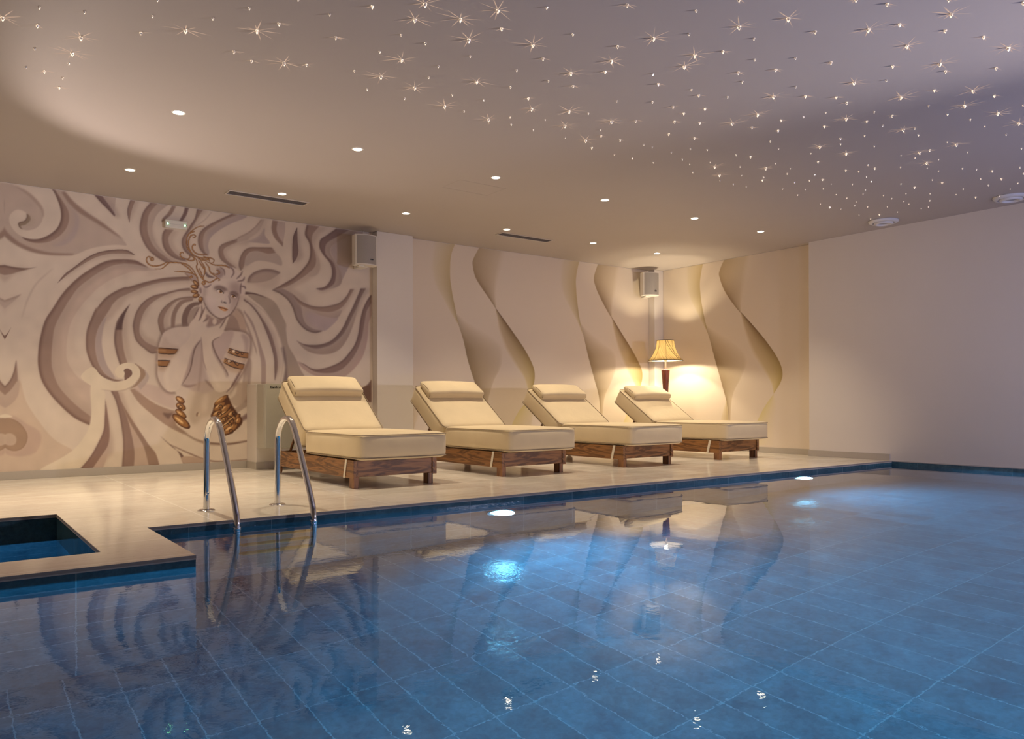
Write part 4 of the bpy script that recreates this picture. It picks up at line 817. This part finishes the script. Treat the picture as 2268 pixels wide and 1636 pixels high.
# ------------------------------------------------------------------ wall-hung things
cab = empty('dehumidifier_cabinet', (2.992, 8.65, .25)); tag(cab, 'pale grey wall-hung dehumidifier cabinet behind the lounger by the mural', 'cabinet')
obj('casing', boxm(0, .93, .02, .298, 0, .722, bev=.006), M_CAB, cab)
obj('front_cover', boxm(.004, .926, 0, .022, .004, .722, bev=.005), M_CAB, cab)
bm = bmesh.new()
for y in (.05, .075, .26): box(bm, -.0012, .001, y, y+.004, .006, .716)
obj('panel_joint', bm, M_FRAME, cab)
tx = bpy.data.curves.new('lettering', 'FONT'); tx.body = 'Dantherm'; tx.size = .034; tx.extrude = .0004; tx.offset = .0012
lt0 = bpy.data.objects.new('lettering_curve', tx); COL.objects.link(lt0); bpy.context.view_layer.update(); lme = bpy.data.meshes.new_from_object(lt0.evaluated_get(bpy.context.evaluated_depsgraph_get())); bpy.data.objects.remove(lt0)
lt = bpy.data.objects.new('lettering', lme); COL.objects.link(lt); lt.parent = cab; lt.location = (.055, -.0012, .672); lt.rotation_euler = (PI/2, 0, 0); lme.materials.clear(); lme.materials.append(M_INK)
lt['label'] = 'small black lettering'
def speaker(X, z0, rz, lb):
    r = empty('wall_speaker', (X, 9.08, z0), math.radians(rz)); tag(r, lb, 'speaker', 'white wall speakers')
    W, H, Dp = .285, .375, .115
    fr = lambda u: -(Dp + .055*(1-(2*u-1)**2))                             # bowed front
    def slab(bm, a, b, z0, z1, off0, off1, n=14):
        A = []; B = []
        for k in range(n+1):
            u = a+(b-a)*k/n; x = (u-.5)*W
            A.append((x, fr(u)+off0)); B.append((x, off1(u) if callable(off1) else off1))
        loop = A + B[::-1]
        lo = [bm.verts.new((x, y, z0)) for x, y in loop]; hi = [bm.verts.new((x, y, z1)) for x, y in loop]
        m = len(loop)
        for k in range(m): bm.faces.new((lo[k], lo[(k+1) % m], hi[(k+1) % m], hi[k]))
        for k in range(n):
            bm.faces.new((lo[k], lo[k+1], lo[m-2-k], lo[m-1-k])); bm.faces.new((hi[k], hi[k+1], hi[m-2-k], hi[m-1-k]))
    bm = bmesh.new(); slab(bm, 0, 1, 0, H, 0, 0.0); obj('housing', bm, M_WHITE, r, .5)
    bm = bmesh.new(); slab(bm, .06, .94, .012, H-.012, -.005, lambda u: fr(u)+.002); g = obj('grille', bm, M_GRILLE, r, .5)
    bm = bmesh.new(); box(bm, .03, .07, fr(.62)-.008, fr(.62)+.004, .060, .074); obj('badge', bm, M_BADGE, g)
    bm = bmesh.new(); box(bm, -.05, .05, -.03, .10, -.012, .0, bev=.002); box(bm, -.05, .05, .09, .17, -.012, H-.03, bev=.002); box(bm, -.09, -.02, -.10, -.03, -.016, -.001, bev=.003); obj('bracket', bm, M_WHITE, r)
    return r
s1 = speaker(4.385, 2.468, -4, 'white wall speaker with grey grille, mounted above the mural beside the pilaster')
bm = bmesh.new(); tube(bm, crv([(0, -.02, .372), (.004, -.01, .42), (.02, .02, .45), (.01, .10, .483)], 5), .004, 6); obj('cable', bm, M_WHITE, s1, 9)
speaker(9.50, 2.487, -20, 'white wall speaker with grey grille, mounted in the corner above the floor lamp')
ea, eb = on(366.3, 489, 1, YB-.05), on(414.3, 511, 1, YB-.05)
em = empty('emergency_light', (ea[0], YB-.004, eb[2]+.012)); tag(em, 'small white emergency light box with two green indicators on the mural', 'emergency light')
EW, EH = eb[0]-ea[0], .088
obj('housing', boxm(0, EW, -.046, 0, 0, EH, bev=.004), M_WHITE, em)
for x in (.024, EW-.022):
    bm = bmesh.new(); lathe(bm, [(.001, .0), (.0085, .001), (.008, .004), (.002, .007)], 14); bmesh.ops.rotate(bm, verts=bm.verts, cent=(0, 0, 0), matrix=Matrix.Rotation(PI/2, 3, 'X'))
    obj('indicator_lamp', bm, M_GREEN, em, 9, (x, -.046, EH*.5))
    obj('screw', boxm(x-.018 if x < .1 else x+.012, x-.012 if x < .1 else x+.018, -.048, -.045, EH*.5-.004, EH*.5+.004), M_INK, em)
bm = bmesh.new()
for k in range(15): box(bm, .055+k*.0085, .058+k*.0085, -.0468, -.0455, EH*.47, EH*.47+.005)
obj('printed_dots', bm, M_GREYINK, em)

# ------------------------------------------------------------------ ceiling fittings
D1 = [(1.521+1.462*0, 6.29), (2.99, 6.29), (4.463, 6.293), (5.924, 6.298), (7.388, 6.295), (8.66, 6.285)]
D2 = [(1.522, 8.098), (2.986, 8.095), (4.458, 8.09), (5.912, 8.10), (7.391, 8.097), (8.67, 8.105)]
ORD = ['first', 'second', 'third', 'fourth', 'fifth', 'last']
dproto = empty('downlight', (0, 0, 0))
bm = bmesh.new(); lathe(bm, [(.040, -.0005), (.0405, -.004), (.050, -.004), (.0525, -.0005)], 28, capb=False, capt=False); obj('trim_ring', bm, M_WHITE, dproto, SM)
bm = bmesh.new(); lathe(bm, [(.0005, -.0018), (.0402, -.0018), (.0402, -.0012)], 28, capb=False); obj('lamp_glass', bm, M_LAMP, dproto)
first = True
SPOTS = []
for row, nm in ((D1, 'row nearer the pool'), (D2, 'row nearer the back wall')):
    for k, (x, y) in enumerate(row):
        o = dproto if first else copy_tree(dproto); first = False
        o.location = (x, y, ZC); tag(o, 'lit round recessed downlight, %s from the left in the ceiling %s' % (ORD[k], nm), 'downlight', 'recessed ceiling downlights'); SPOTS.append((x, y))
def vent(x0, x1, y0, y1, lb):
    r = empty('ceiling_grille', ((x0+x1)/2, (y0+y1)/2, ZC)); tag(r, lb, 'ceiling grille', 'slot air grilles in the ceiling')
    w, d = (x1-x0)/2, (y1-y0)/2; f = .016
    bm = bmesh.new()
    for a in ((-w, w, -d, -d+f), (-w, w, d-f, d), (-w, -w+f, -d+f, d-f), (w-f, w, -d+f, d-f)): box(bm, a[0], a[1], a[2], a[3], -.007, 0, bev=.002)
    obj('frame', bm, M_FRAME, r)
    bm = bmesh.new()
    for k in range(5): box(bm, -w+f, w-f, -d+f+.008+k*(2*d-2*f-.012)/5, -d+f+.017+k*(2*d-2*f-.012)/5, -.005, -.001)
    obj('slats', bm, M_SLAT, r)
    obj('backing', boxm(-w+f, w-f, -d+f, d-f, -.001, -.0002), M_DARKGAP, r)
vent(2.49, 3.357, 8.262, 8.44, 'long dark slot air grille in the ceiling in front of the mural')
vent(5.965, 6.823, 8.263, 8.434, 'long dark slot air grille in the ceiling before the ribbon wallpaper')
def valve(x, y, lb):
    r = empty('air_valve', (x, y, ZC)); tag(r, lb, 'air valve', 'round white air valves')
    bm = bmesh.new(); lathe(bm, [(.168, 0), (.172, -.006), (.166, -.020), (.150, -.030), (.128, -.032), (.118, -.022), (.105, -.006)], 44, capb=False, capt=False); obj('outer_ring', bm, M_VALVE, r, .7)
    bm = bmesh.new(); lathe(bm, [(.070, -.030), (.078, -.046), (.088, -.050), (.104, -.044), (.110, -.030), (.104, -.020)], 44, capb=False, capt=False); obj('inner_ring', bm, M_VALVE, r, .7)
    bm = bmesh.new(); lathe(bm, [(.072, -.030), (.06, -.024), (.001, -.022)], 44, capb=False); obj('dish', bm, plain('valve_dish', (.36, .36, .37), .5), r, .7)
    bm = bmesh.new(); lathe(bm, [(.118, -.004), (.001, -.004)], 30, capb=False); obj('throat', bm, M_DARKGAP, r)
v1 = on(1957, 494, 2, ZC-.03); v2 = on(2239, 441.5, 2, ZC-.03)
valve(min(v1[0], XR2-.18), v1[1], 'round white air valve in the ceiling at the right wall, farther from the viewer')
valve(min(v2[0], XR2-.18), v2[1], 'round white air valve in the ceiling at the right wall, cut by the picture edge')

# ------------------------------------------------------------------ underwater lamps
pl = None
for x, z in ((3.695, -.56), (7.823, -.50)):
    if pl is None:
        pl = empty('pool_light', (x, PY, z))
        bm = bmesh.new(); lathe(bm, [(.095, .0), (.112, .002), (.115, .010), (.112, .014), (.135, .010), (.138, 0)], 40, capb=False, capt=False); bmesh.ops.rotate(bm, verts=bm.verts, cent=(0, 0, 0), matrix=Matrix.Rotation(PI/2, 3, 'X')); obj('bezel', bm, M_STEEL, pl, SM)
        bm = bmesh.new(); lathe(bm, [(.10, .004), (.07, .011), (.001, .014)], 40, capb=False); bmesh.ops.rotate(bm, verts=bm.verts, cent=(0, 0, 0), matrix=Matrix.Rotation(PI/2, 3, 'X')); obj('lens', bm, M_POOLLENS, pl, 9)
        o = pl
    else: o = copy_tree(pl)
    o.location = (x, PY, z); tag(o, 'glowing cyan underwater light in the pool wall below the %s lounger' % ('second' if x < 5 else 'farthest'), 'pool light', 'underwater pool lights')

# ------------------------------------------------------------------ crystal star lights
def tile(x0, y0, s, P): return [(x0+a/s, y0+b/s, c) for a, b, c in P]
ST = tile(0,0,5.04,[(440,92,1),(942,142,1),(1702,188,1),(1758,8,1),(30,215,3),(420,297,2),(903,435,3),(1573,378,2),(2072,355,3),(388,550,1),(806,610,3),(768,717,1),(290,757,1),(497,805,2),(700,875,1),(660,985,2)])
ST += tile(450,0,5.04,[(515,103,1),(108,215,1),(600,360,3),(848,277,2),(1413,170,1),(1888,85,2),(1480,430,2),(343,588,2),(540,690,2),(904,717,3),(1155,732,2),(1973,585,1),(1688,797,1),(1985,868,3),(1830,1005,1),(1060,3,1)])
ST += tile(850,0,5.6425,[(515,70,3),(388,262,3),(955,258,3),(1425,148,3),(2037,104,1),(1475,373,2),(217,445,1),(520,550,1),(1063,513,3),(1863,577,3),(222,763,3),(1080,710,1),(1990,744,2),(683,836,1),(1662,886,1),(563,973,1),(1162,1033,3),(385,1110,3),(2057,1018,1),(260,1236,1),(857,1193,1),(1583,1095,1),(1252,1255,1),(1806,1238,2),(760,1340,3),(1003,1397,1),(1847,1373,3),(1310,1507,3),(1580,1470,1),(1593,1562,1),(2018,1504,0),(1868,1628,1)])
ST += tile(1200,0,5.67,[(1072,78,2),(1938,145,1),(391,441,1),(950,594,2),(1403,497,3),(1848,436,1),(873,782,3),(1920,708,3),(367,935,3),(796,913,2),(1397,937,1),(1790,850,3),(393,1090,2),(1463,1067,2)])
ST += tile(1100,190,5.67,[(1510,197,1),(1957,211,1),(2215,273,2),(1151,353,1),(910,335,3),(1445,460,3),(1748,447,2),(2233,459,2),(858,512,3),(1302,557,1),(860,653,1),(1312,637,2),(1118,698,3),(1550,692,2),(1195,785,2),(1848,745,1),(1953,774,1),(2160,613,2),(1477,867,1),(2193,840,1),(1705,917,1),(1970,965,1)])
ST += tile(1500,190,5.67,[(180,57,1),(272,130,2),(633,147,1),(1490,18,1),(1210,148,3),(1610,140,2),(1995,153,2),(2128,224,2),(348,298,2),(83,355,2),(1008,374,3),(1587,395,1),(1865,344,0),(2122,427,3),(282,474,2),(690,483,3),(1303,440,2),(938,532,2),(1847,517,2),(1267,570,2),(218,662,2),(2050,672,2),(1168,704,1),(2053,735,1),(1790,776,3),(168,797,1),(377,808,1),(1272,797,0),(740,873,1),(920,900,2),(1677,854,0),(2120,863,3),(65,926,1),(1768,962,2),(155,990,0),(413,965,0),(472,1027,3),(790,1018,1),(1113,1045,3),(1233,978,0),(1420,1043,0),(2115,1070,2),(197,1089,1),(1380,1107,1)])
ST += tile(1580,0,6.48,[(367,10,2),(2047,13,2),(1075,288,3),(370,405,3),(1463,470,2),(2225,445,3),(582,565,1),(137,755,2),(595,866,1),(1182,842,1),(1688,912,2),(357,1055,2),(897,1012,2),(415,1182,1),(2018,1203,3)])
ST += tile(1920,0,6.517,[(295,75,2),(1180,8,2),(2258,58,2),(1213,228,3),(472,370,2),(1133,458,2),(1685,550,2),(580,680,3),(2043,712,3),(375,970,2),(1052,943,3),(1135,1043,2),(1866,997,2),(283,1168,1)])
ST += tile(1880,190,5.845,[(673,163,3),(1108,67,2),(1610,78,3),(1884,138,2),(1035,265,1),(1500,272,3),(328,345,1),(560,397,2),(1277,377,1),(1928,370,3),(2258,258,1),(235,470,2),(1572,444,1),(438,517,1),(2200,498,3),(1760,530,0),(707,580,3),(855,556,1),(902,643,1),(205,652,1),(2038,635,1),(1275,733,0),(1393,770,3),(330,785,1),(1048,840,2),(2235,813,1),(920,875,3),(1537,864,0),(677,905,0),(855,937,1),(1163,957,0),(1007,1007,3),(250,1031,1),(337,1075,2),(672,1057,1),(1015,1070,0),(1163,1108,1),(1472,1075,1),(1653,1085,1),(1857,1110,2),(2217,1060,1),(128,1115,1),(2260,1140,1)])
ST += tile(1560,350,6.3,[(210,248,3),(520,247,0),(217,317,1),(403,370,1),(585,405,1),(828,270,1),(810,315,2),(1537,242,1),(1258,345,1),(1465,318,1),(1650,305,2),(1093,433,1),(1407,442,0),(1302,519,1),(1770,367,0),(2067,368,1),(1660,433,0),(1840,512,0),(1988,562,1),(2118,612,0),(2098,665,1),(1620,643,0),(1750,692,2),(1907,711,1)])
ST += tile(1880,370,5.845,[(228,132,0),(288,193,1),(215,301,1),(184,348,1),(675,222,1),(850,268,2),(1080,168,1),(1208,209,2),(450,368,1),(557,410,1),(740,347,0),(1052,349,0),(1048,437,1),(712,447,0),(778,481,0),(1708,155,1),(1808,240,1),(1975,160,2),(2187,212,1),(2090,287,0),(1480,288,1),(1388,357,0),(1642,395,2),(1953,373,1),(245,518,1),(500,517,0),(630,584,0),(938,538,1),(1030,518,1),(395,621,2),(133,623,1),(281,671,1)])
def crystalmat(name, col, s, rough=.08):
    t = NT(name); b = t.bsdf(Base_Color=(.9, .84, .78), Roughness=rough, Metallic=.55); b.inputs['Emission Color'].default_value = col+(1,); b.inputs['Emission Strength'].default_value = s
    return t.m
CR = [crystalmat('crystal_dim', (1, .72, .5), .03), crystalmat('crystal_warm', (1, .68, .42), .40), crystalmat('crystal_bright', (1, .80, .58), 1.25)]
t = NT('ray_sliver_glow'); a = t.n('ShaderNodeAttribute'); a.attribute_name = 'fade'; em_ = t.n('ShaderNodeEmission'); em_.inputs[0].default_value = (1, .66, .46, 1); em_.inputs[1].default_value = 1.0
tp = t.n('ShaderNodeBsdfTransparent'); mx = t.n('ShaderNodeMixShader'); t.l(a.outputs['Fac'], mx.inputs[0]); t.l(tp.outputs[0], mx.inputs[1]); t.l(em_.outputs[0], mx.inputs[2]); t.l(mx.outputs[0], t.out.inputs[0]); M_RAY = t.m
def crystal_mesh(cls, k):                       # cut-glass drop: rosette collar, waist, pointed tip
    rr = random.Random(cls*10+k); n = 8
    r, h = ((.0058, .0115), (.0078, .016), (.0098, .0205), (.0125, .0255))[cls]
    bm = bmesh.new(); prof = [(r*.80, 0), (r, -h*.10), (r*.92, -h*.34), (r*.5, -h*.70), (r*.08, -h)]
    rings = []
    for j, (q, z) in enumerate(prof): rings.append([bm.verts.new((q*math.cos(2*PI*(i+.5*(j % 2))/n), q*math.sin(2*PI*(i+.5*(j % 2))/n), z)) for i in range(n)])
    for j in range(len(prof)-1):
        A, B = rings[j], rings[j+1]
        for i in range(n):
            if j % 2 == 0: T_ = ((A[i], A[(i+1) % n], B[i]), (A[(i+1) % n], B[(i+1) % n], B[i]))
            else: T_ = ((A[i], B[(i+1) % n], B[i]), (A[i], A[(i+1) % n], B[(i+1) % n]))
            for f_ in T_:
                f = bm.faces.new(f_); w = (.62, .3, .08) if cls == 1 else (.5, .3, .2) if cls == 0 else (.25, .45, .3)
                f.material_index = rr.choices((0, 1, 2), w)[0]
                if j == 3: f.material_index = 2 if rr.random() < .75 else 1
    bm.faces.new(rings[-1]).material_index = 2; bm.faces.new(rings[0]).material_index = 0
    bmesh.ops.recalc_face_normals(bm, faces=bm.faces)
    me = bpy.data.meshes.new('crystal'); bm.to_mesh(me); bm.free()
    for m in CR: me.materials.append(m)
    return me
def ray_mesh(cls, k):  # light thrown by the crystals, modelled as flat glowing slivers on the ceiling
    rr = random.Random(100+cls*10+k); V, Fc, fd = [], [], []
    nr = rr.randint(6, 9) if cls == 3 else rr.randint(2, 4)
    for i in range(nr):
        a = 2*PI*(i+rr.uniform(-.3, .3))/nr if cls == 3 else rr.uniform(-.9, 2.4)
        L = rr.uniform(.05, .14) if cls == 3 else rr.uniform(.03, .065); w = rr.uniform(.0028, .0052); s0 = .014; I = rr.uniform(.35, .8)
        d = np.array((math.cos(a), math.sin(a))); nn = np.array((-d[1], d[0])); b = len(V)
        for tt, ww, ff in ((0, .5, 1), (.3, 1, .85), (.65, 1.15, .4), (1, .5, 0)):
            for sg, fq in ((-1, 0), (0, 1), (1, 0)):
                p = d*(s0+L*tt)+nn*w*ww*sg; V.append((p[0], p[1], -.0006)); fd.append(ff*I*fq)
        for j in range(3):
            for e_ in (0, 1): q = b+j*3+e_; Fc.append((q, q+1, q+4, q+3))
    me = bpy.data.meshes.new('ray_slivers'); me.from_pydata(V, [], Fc); at = me.attributes.new('fade', 'FLOAT', 'POINT'); at.data.foreach_set('value', fd); me.materials.append(M_RAY); return me
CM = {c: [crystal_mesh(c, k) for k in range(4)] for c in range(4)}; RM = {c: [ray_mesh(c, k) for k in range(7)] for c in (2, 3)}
SL = {0: 'tiny faint crystal star point on the ceiling', 1: 'small crystal star drop on the ceiling without rays', 2: 'medium crystal star drop on the ceiling with a few short rays', 3: 'large crystal star drop on the ceiling with long modelled light rays'}
for x, y, c in ST:
    hz = (.006, .008, .010, .012)[c]
    p = on(x, y, 2, ZC-hz)
    if p[0] > XR2-.05: continue
    o = bpy.data.objects.new('star_light', random.choice(CM[c])); COL.objects.link(o); o.location = (p[0], p[1], ZC); rz = random.uniform(0, 6.28); o.rotation_euler.z = rz
    tag(o, SL[c], 'star light', ('tiny', 'small', 'medium', 'large')[c]+' crystal star lights on the ceiling')
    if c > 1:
        r = bpy.data.objects.new('ray_slivers', random.choice(RM[c])); COL.objects.link(r); r.parent = o; r.rotation_euler.z = random.uniform(-.3, .3)-rz+ (0 if c == 2 else random.uniform(0, 6.28)); r['label'] = 'thin glowing slivers modelled as warm light rays'

# ------------------------------------------------------------------ light
def lamp_(name, typ, loc, col, e, soft=.05, target=None, **k):
    d = bpy.data.lights.new(name, typ); d.color = col; d.energy = e
    if typ in ('POINT', 'SPOT'): d.shadow_soft_size = soft
    for a, v in k.items(): setattr(d, a, v)
    o = bpy.data.objects.new(name, d); COL.objects.link(o); o.location = loc
    if target is not None: o.rotation_euler = (Vector(target)-Vector(loc)).to_track_quat('-Z', 'Y').to_euler()
    return o
WARM = (1.0, .81, .58)
for x, y in SPOTS+[(.055, 6.29), (.055, 8.1)]: lamp_('downlight_beam', 'SPOT', (x, y, ZC-.012), WARM, EN['down']*(1.35 if x < 2 else 1), .03, (x, y, 0), spot_size=math.radians(86), spot_blend=.9)
for z in (1.46, 1.61): lamp_('lamp_bulb_light', 'POINT', (LX, LY, z), (1.0, .82, .55), EN['bulb'], .025)
lamp_('front_corner_lamp', 'SPOT', (8.0, -1.45, 1.35), (1.0, .90, .93), EN['corner'], .05, (2.6, 4.6, 2.95), spot_size=math.radians(38), spot_blend=1.0)
lamp_('front_fill', 'SPOT', (8.0, -1.45, 1.34), (.84, .80, 1.0), EN['fill'], .07, (6.0, 6.0, -1.0), spot_size=math.radians(112), spot_blend=.8)
lamp_('right_wall_fill', 'SPOT', (5.2, -2.2, 1.1), (.74, .71, 1.0), EN['wash'], .3, (9.8, 3.6, 1.2), spot_size=math.radians(75), spot_blend=1.0)  # added unseen spot to brighten the right wall
lamp_('whirlpool_fill', 'SPOT', (-.5, JY0+.06, -.32), (.16, .55, 1.0), EN['jac'], .06, (.3, 6.2, -.6), spot_size=math.radians(165), spot_blend=1.0)  # added unseen spot to brighten the basin under water
AP = np.array((.5, 7.5, 1.3)); uv = [(np.array(q)-AP)/np.linalg.norm(np.array(q)-AP) for q in ((.36, 6.0, ZC), (.83, 7.12, ZC), (1.57, 7.58, ZC))]
ax = np.cross(uv[1]-uv[0], uv[2]-uv[0]); ax /= np.linalg.norm(ax); ax *= np.sign(ax[2]); th = math.acos(float(ax @ uv[0]))
lamp_('left_uplight', 'SPOT', tuple(AP), (1.0, .83, .74), EN['arc'], .05, tuple(AP+ax), spot_size=2.2*th, spot_blend=.5)
print('arc cone', math.degrees(th), ax)
for x in (2.6, 5.6, 8.6): lamp_('pool_glow_fill', 'SPOT', (x, .42, .02), (.34, .42, 1.0), EN['glow'], .12, (x+.3, 2.4, 3), spot_size=math.radians(150), spot_blend=1.0)  # added unseen spots standing in for blue light rising from the pool
for x, z in ((3.695, -.56), (7.823, -.50)): lamp_('pool_beam', 'SPOT', (x, PY-.05, z), (.15, .60, 1.0), EN['pool'], .09, (x, 0, z-.5), spot_size=math.radians(165), spot_blend=1.0)
for x, q in ((.4, 1.0), (3.4, .5), (7.4, .4)): lamp_('pool_beam', 'SPOT', (x, PYF+.06, -.42), (.15, .60, 1.0), EN['pool2']*q, .09, (x, 5, -.75), spot_size=math.radians(165), spot_blend=1.0)
lamp_('pool_scatter_fill', 'AREA', (4.4, 2.5, -.075), (.14, .57, 1.0), EN['poolA'], shape='RECTANGLE', size=9.0, size_y=3.6, target=(4.4, 2.5, -2))  # added area lamp below the surface, imitates light scattered in the water
w = bpy.data.worlds.new('world'); S.world = w; w.use_nodes = True
w.node_tree.nodes['Background'].inputs[0].default_value = (.5, .45, .5, 1); w.node_tree.nodes['Background'].inputs[1].default_value = .0
S.view_settings.view_transform = 'Standard'; S.view_settings.look = 'None'; S.view_settings.exposure = EN['exp']
c = S.cycles
c.caustics_reflective = False; c.caustics_refractive = False; c.max_bounces = 8; c.diffuse_bounces = 4; c.glossy_bounces = 3; c.transmission_bounces = 4; c.transparent_max_bounces = 8; c.use_adaptive_sampling = True; c.adaptive_threshold = .025
for m_ in CR+[M_RAY, M_GREEN, M_LAMP, M_BULB]: m_.cycles.emission_sampling = 'NONE'
c.sample_clamp_direct = 0; c.sample_clamp_indirect = 4.0
